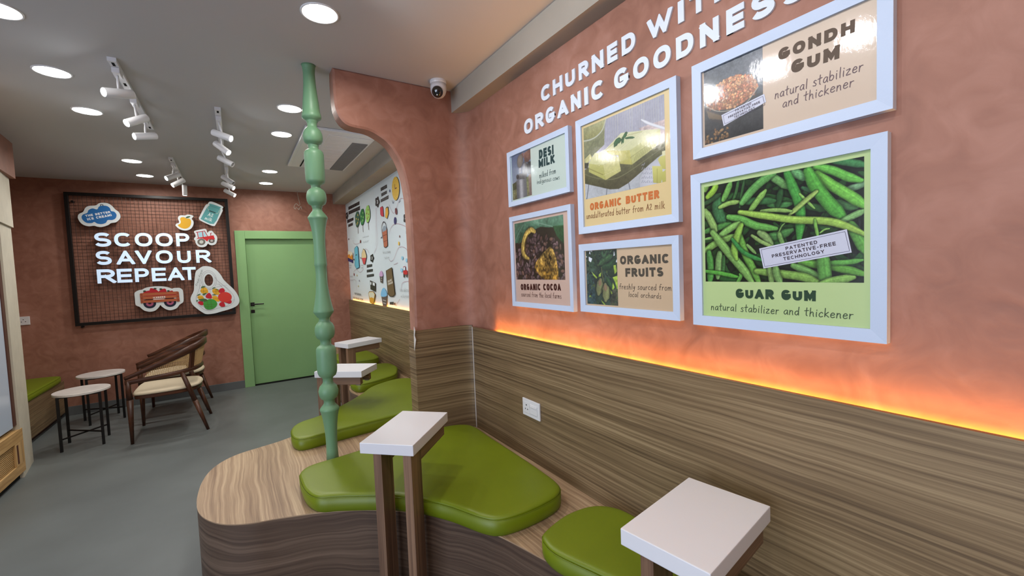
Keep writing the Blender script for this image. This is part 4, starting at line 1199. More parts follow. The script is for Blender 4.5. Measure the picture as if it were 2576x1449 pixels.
K.poly([(160, 1020), (250, 960), (640, 900), (1000, 760), (1210, 640), (1215, 780), (1100, 860), (860, 1070), (720, 1190), (600, 1262), (490, 1268), (160, 1195)], (100, 100, 66), (70, 70, 46), noise=.12)
K.line([(160, 1075), (300, 1120), (500, 1140), (700, 1060), (1210, 700)], 10, (120, 120, 84))
K.poly([(160, 880), (230, 810), (260, 860), (200, 930), (165, 925)], (204, 200, 140), noise=.1)
K.poly([(155, 930), (215, 925), (200, 1000), (155, 1000)], (52, 54, 42), noise=.3)
K.poly([(290, 820), (430, 750), (630, 540), (960, 500), (1132, 485), (1140, 560), (745, 765), (600, 800)], (222, 222, 180), (206, 206, 156), noise=.03)
K.line([(430, 760), (640, 600), (900, 520)], 8, (196, 194, 140)); K.line([(600, 770), (760, 640), (960, 500)], 8, (232, 230, 190))
K.poly([(440, 770), (590, 765), (605, 830), (480, 820)], (204, 198, 118), (190, 182, 100))
K.poly([(590, 775), (745, 760), (778, 948), (620, 938), (600, 850)], (206, 200, 118), (178, 172, 92), noise=.05)
K.poly([(745, 765), (1138, 490), (1142, 668), (778, 945)], (206, 204, 146), (178, 178, 112), noise=.05)
for i in range(12): K.line([(800+i*28, 900-i*20), (828+i*28, 820-i*20)], 7, (166, 164, 98))
K.line([(750, 860), (1140, 580)], 7, (166, 162, 100))
K.poly([(212, 935), (290, 800), (440, 790), (600, 850), (400, 955)], (216, 216, 158), (204, 204, 146), noise=.02)
K.poly([(212, 935), (400, 955), (432, 1148), (215, 1045)], (196, 194, 116), (178, 176, 98), noise=.04)
K.poly([(400, 955), (600, 852), (630, 1030), (432, 1148)], (214, 210, 146), (190, 186, 116), noise=.05)
K.line([(215, 1000), (400, 1080)], 8, (150, 146, 76)); K.line([(410, 1090), (625, 990)], 6, (226, 222, 160))
for P, w in (([(545, 715), (580, 650), (635, 625)], 62), ([(650, 660), (660, 600), (640, 680)], 34), ([(665, 600), (700, 545), (712, 540)], 44), ([(680, 610), (740, 600), (805, 598)], 24), ([(655, 590), (662, 670)], 20)):
    K.line(P, w, (44, 92, 52), taper=(.3, .3), noise=.2, light=.25)
K.line([(893, 368), (1000, 420), (1200, 482)], 32, (232, 234, 240), taper=(.4, 1))
K.blob((1085, 1110), 250, 190, -.35, (206, 208, 216), dark=.12, light=.05)
for i in range(34):
    a = i*.36; K.line([(900+i % 8*24, 1180-(i//8)*56), (915+i % 8*22, 1150-(i//8)*56+(i % 3)*9)], 8, (158, 162, 176))
K.poly([(1160, 775), (1230, 755), (1230, 830), (1165, 835)], (228, 224, 180)); K.poly([(1108, 880), (1140, 840), (1230, 820), (1230, 1010), (1160, 1000)], (212, 206, 122), (190, 184, 98))
K.poly([(1035, 965), (1160, 965), (1175, 1060), (1150, 1190), (1050, 1180)], (216, 212, 126), (180, 176, 92)); K.line([(1100, 1000), (1100, 1185)], 6, (168, 162, 84))
K.poly([(1158, 1050), (1240, 990), (1240, 1190), (1165, 1190)], (204, 200, 110), (180, 176, 90))
K.build(t, dD)
I = ink((188, 104, 50))
text_bold('poster_title', 'ORGANIC BUTTER', PPp, *T(c1, (682, 640), (1166, 553), (680, 590)), I, t, dP, weight=.285, space=.6)
text_hand('poster_caption', 'unadulterated butter from A2 milk', PPp, *T(c1, (656, 699), (1205, 622), (655, 657)), ink((120, 72, 40)), t, dP)
# 3 organic cocoa
t = framed('framed blush poster reading ORGANIC COCOA, below the small milk poster', (1280, 547), (1435, 513), (1443, 782), (1290, 772), (218, 186, 170), .026)
cc = crop(1280, 540, 6.3)
K = Canvas(PPp, (85, 145), (858, 0), (900, 1032), (128, 1028), 150, cc, (46, 42, 32))
K.A *= (1+.5*(K.n3-.5))[..., None]
K.poly([(60, 100), (420, 60), (500, 190), (400, 240), (300, 220), (230, 400), (190, 440), (100, 450)], (92, 128, 104), (58, 96, 74), noise=.2)
K.line([(100, 420), (180, 250), (230, 160)], 8, (120, 150, 128)); K.line([(210, 300), (160, 440)], 30, (50, 84, 60))
K.poly([(330, 90), (400, 40), (900, -40), (880, 170), (760, 185), (640, 200), (500, 190), (420, 160)], (126, 164, 140), (80, 124, 96), noise=.18)
K.line([(420, 120), (700, 190)], 8, (150, 182, 160))
K.poly([(690, 180), (900, 160), (900, 470), (850, 440), (760, 340)], (52, 92, 56), (36, 72, 44), noise=.2)
rb = random.Random(5)
reg = [(105, 600), (200, 540), (270, 400), (420, 290), (560, 320), (700, 390), (800, 470), (880, 640), (900, 1040), (120, 1040)]
def inpoly(x, y, P):
    r = False
    for i in range(len(P)):
        (x1, y1), (x2, y2) = P[i-1], P[i]
        if (y1 > y) != (y2 > y) and x < (x2-x1)*(y-y1)/(y2-y1)+x1: r = not r
    return r
pts = []
while len(pts) < 230:
    x, y = rb.uniform(90, 900), rb.uniform(280, 1040)
    if inpoly(x, y, reg): pts.append((x, y))
pts.sort(key=lambda p: -p[1]+rb.uniform(-300, 300))
for x, y in pts:
    g = rb.uniform(.7, 1.25); c = rb.choice([(112, 90, 92), (98, 78, 78), (124, 104, 104), (110, 84, 74)])
    K.blob((x, y), rb.uniform(30, 46), rb.uniform(20, 27), rb.uniform(0, PI), tuple(v*g for v in c), noise=.15, dark=.55, light=.35)
K.line([(405, 265), (350, 238), (280, 300), (235, 420), (222, 560), (255, 650), (315, 690)], 66, (186, 158, 82), noise=.45, light=.2, taper=(.7, .5), dark=.5)
K.line([(300, 330), (262, 440), (258, 560)], 20, (96, 76, 38), noise=.4)
K.poly([(650, 495), (700, 550), (745, 680), (780, 880), (775, 1040), (600, 1040), (480, 940), (408, 830), (430, 740), (530, 610)], (196, 160, 84), (146, 108, 40), noise=.55)
for i in range(60):
    x, y = rb.uniform(430, 770), rb.uniform(560, 1030)
    if inpoly(x, y, [(650, 495), (745, 680), (780, 880), (775, 1030), (600, 1030), (480, 940), (415, 830), (530, 610)]):
        K.line([(x, y), (x+rb.uniform(-14, 14), y+rb.uniform(20, 60))], rb.uniform(8, 16), rb.choice([(86, 60, 24), (206, 172, 92), (110, 80, 34)]), taper=(.3, .3))
K.build(t, dD)
I = ink((60, 22, 14))
text_bold('poster_title', 'ORGANIC COCOA', PPp, *T(c1, (197, 1197), (477, 1201), (197, 1154)), I, t, dP, weight=.28, space=.6)
text_hand('poster_caption', 'sourced from the local farms', PPp, *T(c1, (199, 1240), (480, 1257), (199, 1207)), ink((80, 44, 34)), t, dP)
# 4 organic fruits
t = framed('wide framed tan poster reading ORGANIC FRUITS, below the butter poster', (1455, 614), (1706, 593), (1712, 808), (1461, 783), (212, 184, 150), .030)
cc = crop(1460, 610, 8.05)
K = Canvas(PPp, (108, 175), (735, 135), (768, 1285), (150, 1235), 120, cc, (46, 62, 50))
K.A = K.A*(1+1.1*(K.n3-.5)+.5*(K.n1-.5))[..., None]
K.poly([(100, 600), (260, 600), (320, 1250), (100, 1260)], (56, 76, 74), (48, 72, 76), noise=.35)
K.poly([(620, 950), (800, 900), (800, 1300), (600, 1300)], (84, 86, 66), (66, 66, 52), noise=.4)
K.poly([(110, 160), (760, 120), (740, 480), (420, 540), (240, 520), (120, 480)], (40, 58, 42), noise=.5)
rb = random.Random(9)
for i in range(120):
    x, y = rb.uniform(110, 760), rb.uniform(150, 1270); c = rb.choice([(30, 44, 34), (60, 84, 54), (84, 104, 56), (44, 66, 50), (24, 32, 28)])
    K.line([(x, y), (x+rb.uniform(-50, 50), y+rb.uniform(-60, 60))], rb.uniform(14, 40), c, taper=(.2, .2), noise=.2)
for P in ([(190, 170), (235, 165), (242, 275), (175, 220)], [(170, 285), (240, 325), (215, 400), (172, 370)], [(678, 165), (692, 260), (665, 275)], [(680, 390), (745, 330), (745, 400)], [(112, 265), (140, 300), (114, 300)]): K.poly(P, (232, 236, 246))
for P, w, c in (([(370, 450), (500, 350), (660, 250)], 110, (58, 88, 54)), ([(420, 500), (580, 470), (720, 330)], 110, (42, 70, 42)), ([(430, 170), (470, 290), (540, 150)], 50, (60, 90, 60)), ([(560, 560), (640, 620), (670, 480)], 120, (38, 56, 36)), ([(200, 180), (260, 280), (330, 420)], 60, (44, 60, 40)), ([(520, 700), (640, 900), (600, 780)], 90, (52, 84, 50)), ([(180, 640), (210, 780), (260, 840)], 70, (50, 76, 62))):
    K.line(P, w, c, taper=(.2, .2), noise=.25, light=.2, dark=.4)
for P in ([(230, 590), (340, 700), (330, 730), (270, 670)], [(665, 460), (710, 450), (735, 580), (690, 640)], [(650, 700), (760, 660), (760, 930), (735, 930), (700, 800)], [(655, 800), (690, 900), (660, 950), (640, 940)], [(590, 930), (650, 1020), (620, 1040)], [(420, 1150), (510, 1250), (480, 1255), (440, 1200)], [(195, 1050), (210, 1080), (180, 1100)], [(375, 640), (420, 600), (410, 690), (370, 690)]): K.poly(P, (176, 204, 76), (150, 180, 60), noise=.15)
K.line([(425, 500), (440, 620), (470, 800)], 12, (122, 126, 70))
K.line([(405, 750), (385, 900), (365, 1030)], 138, (124, 128, 84), taper=(.5, .5), noise=.12, light=.12, dark=.6)
K.line([(500, 850), (520, 1000), (510, 1160)], 158, (134, 138, 90), taper=(.45, .4), noise=.12, light=.15, dark=.6)
K.line([(400, 760), (390, 860)], 70, (146, 118, 92), taper=(.4, .4)); K.line([(500, 850), (510, 960)], 80, (150, 122, 94), taper=(.4, .4))
K.build(t, dD)
I = ink((74, 68, 58))
text_bold('poster_title', 'ORGANIC', PPp, *T(c1, (893, 1018), (1235, 1008), (892, 959)), I, t, dP, weight=.285)
text_bold('poster_title', 'FRUITS', PPp, *T(c1, (930, 1104), (1195, 1102), (930, 1044)), I, t, dP, weight=.285)
text_hand('poster_caption', 'freshly sourced from', PPp, *T(c1, (887, 1190), (1252, 1200), (887, 1152)), ink((70, 58, 50)), t, dP)
text_hand('poster_caption', 'local orchards', PPp, *T(c1, (950, 1243), (1180, 1257), (950, 1208)), ink((70, 58, 50)), t, dP)
# sticker printed over two posters
def sticker(t, cc, q, lines):
    Q = [PPp.uv(cc(*p)) for p in q]
    flat('technology_label', [Q], PPp, dP, M_['sticker'], t)
    c = np.mean(np.array(Q), 0)
    def ring(a, b):
        O = [tuple(c+(np.array(p)-c)*np.array(a)) for p in Q]; N = [tuple(c+(np.array(p)-c)*np.array(b)) for p in Q]
        return [[O[i], O[(i+1) % 4], N[(i+1) % 4], N[i]] for i in range(4)]
    cen = np.array(c)
    ex = np.array(Q[1])-np.array(Q[0]); ey = np.array(Q[3])-np.array(Q[0]); lx = np.linalg.norm(ex); ly = np.linalg.norm(ey); ex /= lx; ey /= ly
    def rect(m): return [tuple(np.array(Q[0])+ex*a+ey*b) for a, b in ((m, m), (lx-m, m), (lx-m, ly-m), (m, ly-m))]
    a = rect(.0045); b = rect(.0054)
    flat('label_border', [[a[i], a[(i+1) % 4], b[(i+1) % 4], b[i]] for i in range(4)], PPp, dT, ink((74, 66, 84)), t)
    for s_, bl, br, tl in lines:
        text_bold('label_text', s_, PPp, *T(cc, bl, br, tl), ink((58, 44, 52)), t, dT, weight=.2, track=.2)
M_['sticker'] = paper('pale lilac label', S(214, 216, 232))
# 5 gondh gum
t = framed('wide framed beige poster reading GONDH GUM, top right, with bright glare', (1738, 163), (2247, -60), (2247, 272), (1745, 402), (216, 192, 168), .031)
cc = crop(1720, 0, 3.45)
K = Canvas(PPp, (170, 620), (680, 395), (695, 1115), (190, 1260), 170, cc, (60, 66, 76))
K.poly([(100, 600), (800, 300), (800, 800), (100, 1000)], (92, 98, 108), (56, 60, 68), noise=.22)
K.poly([(100, 980), (800, 760), (800, 1300), (100, 1400)], (40, 40, 42), (34, 32, 32), noise=.3)
K.poly([(185, 905), (240, 960), (330, 985), (480, 930), (600, 840), (645, 745), (620, 860), (560, 960), (450, 1040), (340, 1075), (240, 1050), (195, 990)], (62, 50, 42), (44, 36, 34), noise=.3)
for i in range(16): K.line([(205+i*12, 960+i*4), (225+i*12, 1040-abs(i-8))], 5, (150, 122, 80), taper=(.4, .4))
mound = [(188, 900), (225, 800), (300, 730), (370, 680), (450, 655), (560, 648), (625, 690), (640, 745), (600, 825), (500, 905), (400, 945), (300, 955), (220, 945)]
K.poly(mound, (150, 92, 56), noise=.3)
rb = random.Random(11); k_ = 0
while k_ < 420:
    x, y = rb.uniform(185, 645), rb.uniform(645, 960)
    if not inpoly(x, y, mound): continue
    k_ += 1; g = rb.uniform(.75, 1.15); f = (y-645)/320; c = rb.choice([(206, 142, 90), (226, 168, 116), (186, 112, 66), (214, 130, 88)])
    K.blob((x, y), rb.uniform(8, 19), rb.uniform(6, 13), rb.uniform(0, PI), tuple(min(255, v*g*(1.2-.3*f)) for v in c), dark=.35, light=.35)
K.line([(195, 925), (300, 965), (420, 950), (540, 890), (640, 760)], 7, (170, 160, 140))
for i in range(60):
    x, y = rb.uniform(190, 380), rb.uniform(1085, 1255)
    if y > 1160-(x-190)*.4 and rb.random() < .8: K.blob((x, y), rb.uniform(10, 22), rb.uniform(7, 13), rb.uniform(0, PI), rb.choice([(146, 108, 66), (122, 88, 54), (160, 124, 80)]), dark=.5)
K.build(t, dD)
I = ink((84, 66, 50))
text_bold('poster_title', 'GONDH', PPp, *T(cc, (822, 530), (1485, 278), (818, 432)), I, t, dP, weight=.31, track=.2)
text_bold('poster_title', 'GUM', PPp, *T(cc, (932, 642), (1350, 505), (930, 533)), I, t, dP, weight=.31, track=.2)
text_hand('poster_caption', 'natural stabilizer', PPp, *T(cc, (790, 858), (1555, 610), (788, 782)), ink((96, 76, 82)), t, dP)
text_hand('poster_caption', 'and thickener', PPp, *T(cc, (858, 935), (1475, 745), (856, 860)), ink((96, 76, 82)), t, dP)
sticker(t, cc, [(328, 1000), (700, 815), (716, 885), (348, 1095)], [('PATENTED', (450, 970), (588, 905), (449, 951)), ('PRESERVATIVE-FREE', (390, 1029), (664, 893), (388, 1011)), ('TECHNOLOGY', (441, 1030), (620, 943), (439, 1012))])
# 6 guar gum
t = framed('largest framed poster, light green, reading GUAR GUM over pods', (1738, 438), (2235, 333), (2229, 863), (1743, 818), (196, 220, 152), .033)
cc = crop(1760, 390, 4.263)
K = Canvas(PPp, (52, 335), (1772, 25), (1757, 1378), (62, 1350), 430, cc, (26, 36, 26))
K.A *= (1+.8*(K.n3-.5))[..., None]
rb = random.Random(21)
for i in range(90):
    x, y = rb.uniform(0, 1800), rb.uniform(50, 1400); a = rb.uniform(-1.1, 1.1); l = rb.uniform(150, 380); g = rb.uniform(.45, .95)
    K.line([(x, y), (x+l*.5*math.cos(a), y+l*.5*math.sin(a)+rb.uniform(-15, 15)), (x+l*math.cos(a), y+l*math.sin(a))], rb.uniform(45, 80), tuple(g*v for v in (58, 112, 56)), taper=(.5, .4), noise=.15, dark=.5, ridge=.1)
G = [((1380, 50), (1600, 80), (1790, 110), 85, (62, 130, 72)), ((1570, 370), (1700, 330), (1790, 280), 80, (112, 165, 112)), ((1450, 500), (1560, 540), (1680, 560), 90, (72, 128, 70)),
 ((740, 530), (860, 540), (980, 520), 70, (64, 124, 64)), ((870, 380), (850, 470), (830, 560), 70, (42, 84, 44)), ((700, 880), (850, 860), (990, 800), 90, (72, 132, 66)), ((1150, 550), (1250, 560), (1340, 590), 80, (48, 94, 46)),
 ((480, 500), (640, 490), (800, 490), 80, (56, 112, 60)), ((1100, 350), (1180, 380), (1230, 420), 50, (60, 116, 70)), ((190, 470), (200, 620), (260, 740), 120, (60, 118, 68)), ((60, 520), (150, 460), (220, 420), 60, (48, 86, 48)),
 ((85, 450), (150, 380), (185, 300), 68, (140, 196, 66)), ((60, 380), (80, 330), (110, 320), 60, (120, 170, 80)), ((255, 480), (300, 380), (335, 290), 66, (104, 172, 78)), ((360, 480), (390, 400), (420, 260), 34, (58, 108, 54)), ((430, 560), (450, 420), (480, 260), 30, (52, 96, 50)),
 ((215, 560), (320, 515), (425, 500), 52, (138, 186, 92)), ((1000, 190), (1080, 215), (1160, 250), 100, (98, 166, 98)), ((760, 225), (860, 285), (945, 350), 82, (106, 168, 90)), ((455, 510), (560, 380), (680, 270), (800, 200), 92, (98, 170, 84)),
 ((540, 600), (620, 490), (705, 380), 66, (128, 186, 86)), ((1240, 130), (1420, 165), (1590, 235), (1730, 272), 100, (104, 194, 76)), ((1250, 205), (1400, 315), (1600, 430), (1790, 560), 122, (112, 196, 74)),
 ((1160, 170), (1240, 330), (1380, 510), (1560, 690), 142, (84, 170, 64)), ((935, 190), (990, 330), (1050, 470), (1080, 640), (1065, 900), 104, (70, 156, 64)), ((1070, 415), (1150, 495), (1230, 570), 30, (134, 194, 92)), ((1250, 390), (1120, 500), (960, 640), 56, (144, 184, 92)),
 ((660, 600), (820, 588), (985, 600), 46, (134, 184, 92)), ((1500, 725), (1640, 650), (1770, 590), 78, (124, 182, 104)), ((1620, 740), (1700, 890), (1780, 1040), 120, (92, 164, 66)),
 ((430, 612), (700, 650), (1000, 690), (1350, 705), (1560, 755), (1780, 850), 88, (148, 198, 84)), ((310, 662), (450, 690), (620, 760), (820, 785), 84, (100, 174, 78)),
 ((60, 820), (180, 780), (330, 735), 66, (74, 138, 64)), ((60, 600), (110, 680), (175, 810), 76, (132, 178, 94)), ((60, 1020), (200, 930), (370, 860), 74, (120, 174, 82)), ((230, 850), (330, 785), (425, 725), 72, (128, 188, 94)), ((60, 900), (150, 880), (200, 860), 30, (120, 180, 90)),
 ((100, 1040), (120, 1200), (110, 1370), 74, (76, 148, 64)), ((215, 1050), (205, 1180), (195, 1310), 78, (116, 168, 92)), ((260, 1080), (255, 1200), (250, 1280), 40, (60, 110, 56)),
 ((640, 830), (710, 880), (775, 990), 80, (124, 166, 96)), ((430, 860), (480, 1030), (560, 1200), (640, 1370), 84, (102, 168, 68)), ((140, 830), (300, 1030), (450, 1200), (570, 1370), 92, (122, 178, 88)),
 ((445, 750), (400, 870), (372, 1000), (395, 1110), 74, (132, 188, 76)), ((350, 900), (450, 1020), (560, 1085), (690, 1130), 48, (58, 140, 66)), ((560, 860), (660, 925), (790, 985), 42, (134, 176, 96)), ((510, 960), (560, 1010), (600, 1050), 36, (120, 170, 90)),
 ((60, 1240), (240, 1265), (420, 1305), 44, (86, 170, 64)), ((400, 1370), (440, 1300), (430, 1270), 40, (90, 160, 66)), ((1080, 1150), (1400, 1185), (1600, 1230), (1790, 1275), 100, (96, 166, 64)), ((1380, 1150), (1560, 1145), (1740, 1120), 62, (96, 174, 74)),
 ((1000, 1180), (1150, 1240), (1290, 1310), 84, (106, 166, 84)), ((610, 1240), (850, 1265), (1100, 1300), (1290, 1360), 96, (122, 174, 78)), ((745, 1200), (765, 1290), (775, 1370), 66, (122, 168, 88)), ((810, 1190), (825, 1280), (870, 1370), 80, (110, 160, 84)),
 ((1315, 1060), (1330, 1200), (1350, 1370), 138, (92, 162, 70)), ((1310, 1370), (1480, 1330), (1650, 1305), 92, (128, 184, 86)), ((850, 830), (870, 900), (900, 960), 50, (110, 164, 84)), ((850, 820), (880, 760), (910, 730), 18, (110, 160, 80)), ((1232, 690), (1245, 770), (1265, 870), 36, (118, 182, 78)), ((1290, 830), (1340, 795), (1390, 785), 22, (130, 190, 90))]
for g_ in G:
    P = list(g_[:-2]); w, c = g_[-2:]
    K.line(P, w, tuple(v*k_ for v, k_ in zip(c, (1.06, .99, 1.05))), taper=(.72, .5), noise=.16, light=.16, edge=.14, dark=.6, ridge=.05 if w > 40 else 0)
K.build(t, dD)
c3 = crop(1720, 320, 2.5875)
I = ink((36, 62, 38))
text_bold('poster_title', 'GUAR GUM', PPp, *T(c3, (340, 1111), (860, 1133), (340, 1051)), I, t, dP, weight=.31, space=.5, track=.16)
text_hand('poster_caption', 'natural stabilizer and thickener', PPp, *T(c3, (178, 1187), (1103, 1247), (178, 1143)), ink((52, 66, 44)), t, dP, weight=.085)
sticker(t, cc, [(640, 1003), (1580, 795), (1633, 1045), (686, 1217)], [('PATENTED', (927, 1020), (1266, 950), (924, 985)), ('PRESERVATIVE-FREE', (780, 1103), (1465, 966), (775, 1068)), ('TECHNOLOGY', (903, 1132), (1342, 1050), (897, 1098))])

# ------------------------------------------------------------------ raised lettering on the terracotta wall
PW = Plane('x', XW)
cl = crop(1040, 0, 3.6227); cg = crop(1520, 0, 4.6)
def solve_u(px, v, pl=PW):             # wall coordinate u of a picture column at height v
    lo, hi = -4.0, .2
    def f(u):
        P = np.array(pl.P(u, v))-np.array((0, 0, CAM_H)); return CXP+F_PX*np.dot(CR, P)/np.dot(CF, P)
    for _ in range(50):
        m = (lo+hi)/2
        if f(m) < px: lo = m
        else: hi = m
    return (lo+hi)/2
def wall_word(word, label, spans, v0, v1, frac=.265):
    us = [(solve_u(a, (v0+v1)/2), solve_u(b, (v0+v1)/2)) for a, b in spans]
    t = thing('wall_lettering', label, 'lettering', (XW, -(us[0][0]+us[-1][1])/2, (v0+v1)/2), group='raised white lettering on the terracotta wall')
    H = v1-v0
    for ch, (a, b) in zip(word, us):
        w = b-a; tk = frac*H if ch not in 'I' else w
        polys = [[(a+x, v0+y) for x, y in q] for q in glyph_quads(ch, w, H, min(tk, w*.5 if ch != 'I' else w))]
        o = flat('letter', polys, PW, .007, M_['letter_wall'], t, thick=.0068)
    return t
z0a = np.mean([PW.uv(cl(*p))[1] for p in ((1283, 878), (1640, 672), (1912, 513))]); z1a = np.mean([PW.uv(cl(*p))[1] for p in ((1278, 738), (1635, 510), (1908, 345))])
z0b = np.mean([PW.uv(cl(*p))[1] for p in ((1122, 1190), (1448, 1030), (1570, 965))]+[PW.uv(cg(*p))[1] for p in ((850, 700), (1125, 560), (1435, 408))]); z1b = np.mean([PW.uv(cl(*p))[1] for p in ((1120, 1048), (1444, 875))]+[PW.uv(cg(*p))[1] for p in ((843, 455), (1122, 290), (1425, 130))])
print('letter rows', z0a, z1a, z0b, z1b)
F1 = lambda L_: [(1040+a/3.6227, 1040+b/3.6227) for a, b in L_]
F2 = lambda L_: [(1520+a/4.6, 1520+b/4.6) for a, b in L_]
wall_word('CHURNED', 'raised white word CHURNED on the terracotta wall', F1([(1173, 1257), (1280, 1366), (1394, 1481), (1516, 1605), (1636, 1742), (1776, 1868), (1908, 2032)]), z0a, z1a)
wall_word('WITH', 'raised white word WITH cut by the top edge of the picture', F2([(512, 800), (866, 935), (1000, 1212), (1285, 1480)]), z0a, z1a)
wall_word('ORGANIC', 'raised white word ORGANIC just above the small milk poster', F1([(1018, 1096), (1120, 1194), (1215, 1295), (1322, 1418), (1446, 1534), (1567, 1600), (1632, 1742)]), z0b, z1b)
wall_word('GOODNESS', 'raised white word GOODNESS above the two tall posters', F2([(128, 292), (348, 528), (582, 782), (845, 1046), (1120, 1340), (1426, 1632), (1712, 1985), (2072, 2360)]), z0b, z1b)
# ------------------------------------------------------------------ mesh board with cut-out signs on the back wall
YG = 6.535                       # front of the wire grid
PG = Plane('y', YG-.022)         # faces of letters and cut-outs
t = thing('mesh_sign_board', 'black framed wire mesh board hung on the back wall with lit letters', 'sign board', (-.77, YG, 1.72))
bx0, bx1, bz0, bz1 = -1.515, -.03, .985, 2.455
fw = .034
for d in ((bx0, bx1, bz1-fw, bz1), (bx0, bx1, bz0, bz0+fw), (bx0, bx0+fw, bz0+fw, bz1-fw), (bx1-fw, bx1, bz0+fw, bz1-fw)):
    box('frame_bar', (d[0], d[1], YG-.004, YG+.030, d[2], d[3]), M_['black'], t, b=.003, world=True)
sp = .0372
nx = int((bx1-bx0-2*fw)/sp); nz = int((bz1-bz0-2*fw)/sp)
for i in range(1, nx+1):
    x = bx0+fw+i*(bx1-bx0-2*fw)/(nx+1)
    mk('wire', *cyl((x, YG+.006, bz0+fw), (x, YG+.006, bz1-fw), .0017, n=5), M_['blackmesh'], t, world=True)
for i in range(1, nz+1):
    z = bz0+fw+i*(bz1-bz0-2*fw)/(nz+1)
    mk('wire', *cyl((bx0+fw, YG+.0095, z), (bx1-fw, YG+.0095, z), .0017, n=5), M_['blackmesh'], t, world=True)
for x, z in ((bx0+.06, bz1-.1), (bx1-.06, bz1-.1), (bx0+.05, bz0-.012), (bx1-.06, bz0+.1), (-.77, bz1-.02)):
    mk('wall_fixing', *cyl((x, YG+.01, z), (x, YB-.0005, z), .012, n=12), M_['black'], t, world=True)
cb = crop(130, 450, 3.622)
def sign_word(word, label, spans, yb, yt, frac=.2):
    a = [PG.uv(cb(spans[0][0], yb[0])), PG.uv(cb(spans[-1][1], yb[1]))]; b = [PG.uv(cb(spans[0][0], yt[0])), PG.uv(cb(spans[-1][1], yt[1]))]
    v0 = (a[0][1]+a[1][1])/2; v1 = (b[0][1]+b[1][1])/2; H = v1-v0
    us = []
    for i, (p, q) in enumerate(spans):
        f = lambda x: (yb[0]+yt[0])/2+((yb[1]+yt[1])/2-(yb[0]+yt[0])/2)*(x-spans[0][0])/(spans[-1][1]-spans[0][0])
        us.append((PG.uv(cb(p, f(p)))[0], PG.uv(cb(q, f(q)))[0]))
    t = thing('lit_lettering', label, 'lettering', ((us[0][0]+us[-1][1])/2, YG-.022, (v0+v1)/2), group='glowing blue white letters on the mesh board')
    for ch, (p, q) in zip(word, us):
        w = q-p; polys = [[(p+x, v0+y) for x, y in g] for g in glyph_quads(ch, w, H, frac*H*1.05)]
        flat('letter', polys, PG, 0, M_['letter_face'], t, thick=.0215, side=M_['letter_side'])
sign_word('SCOOP', 'glowing word SCOOP, top line on the mesh board', [(386, 541), (569, 722), (757, 917), (945, 1103), (1133, 1255)], (621, 611), (491, 494))
sign_word('SAVOUR', 'glowing word SAVOUR, middle line on the mesh board', [(400, 546), (590, 755), (764, 912), (948, 1103), (1143, 1268), (1315, 1450)], (787, 760), (655, 648))
sign_word('REPEAT', 'glowing word REPEAT, bottom line on the mesh board', [(413, 583), (595, 733), (758, 888), (912, 1043), (1057, 1205), (1193, 1315)], (955, 918), (823, 804))
class Art:
    """flat artwork layers on a plane; each call lifts the next layer a little"""
    def __init__(s, t, pl, cr_, d0=0, step=.00025): s.t = t; s.pl = pl; s.cr = cr_; s.d = d0; s.step = step
    def up(s): s.d += s.step
    def uv(s, P): return [s.pl.uv(s.cr(*p)) for p in P]
    def poly(s, P, c, name='print_shape', smooth=0, lift=True):
        if smooth: P = [tuple(p) for p in catmull(P, smooth, closed=True)]
        if lift: s.up()
        return flat(name, [s.uv(P)], s.pl, s.d, ink(c), s.t)
    def ell(s, cx, cy, rx, ry, c, ang=0, name='print_shape', n=22, lift=True):
        P = [(cx+rx*math.cos(a)*math.cos(ang)-ry*math.sin(a)*math.sin(ang), cy+rx*math.cos(a)*math.sin(ang)+ry*math.sin(a)*math.cos(ang)) for a in np.linspace(0, 2*PI, n, endpoint=False)]
        return s.poly(P, c, name, lift=lift)
    def lines(s, Ls, w, c, name='print_line', smooth=4):
        s.up(); polys = []
        for P in Ls:
            Q = s.uv(P)
            if len(Q) > 2 and smooth: Q = [tuple(q) for q in catmull(Q, smooth)]
            polys += stroke_quads(Q, w, 1)
        o = flat(name, polys, s.pl, s.d, ink(c), s.t)
        if len(Ls) > 1: o['kind'] = 'stuff'
        return o
    def hand(s, txt, bl, br, asc, c, weight=.09):
        s.up(); return text_hand('hand_lettering', txt, s.pl, *s.uv([bl, br, asc]), ink(c), s.t, s.d, weight)
    def bold(s, txt, bl, br, tl, c, weight=.24, **k):
        s.up(); return text_bold('block_lettering', txt, s.pl, *s.uv([bl, br, tl]), ink(c), s.t, s.d, weight, **k)
WHITE = (214, 222, 224)
M_['cut_edge'] = mat('dark cut edge', S(52, 50, 50), .5, .3)
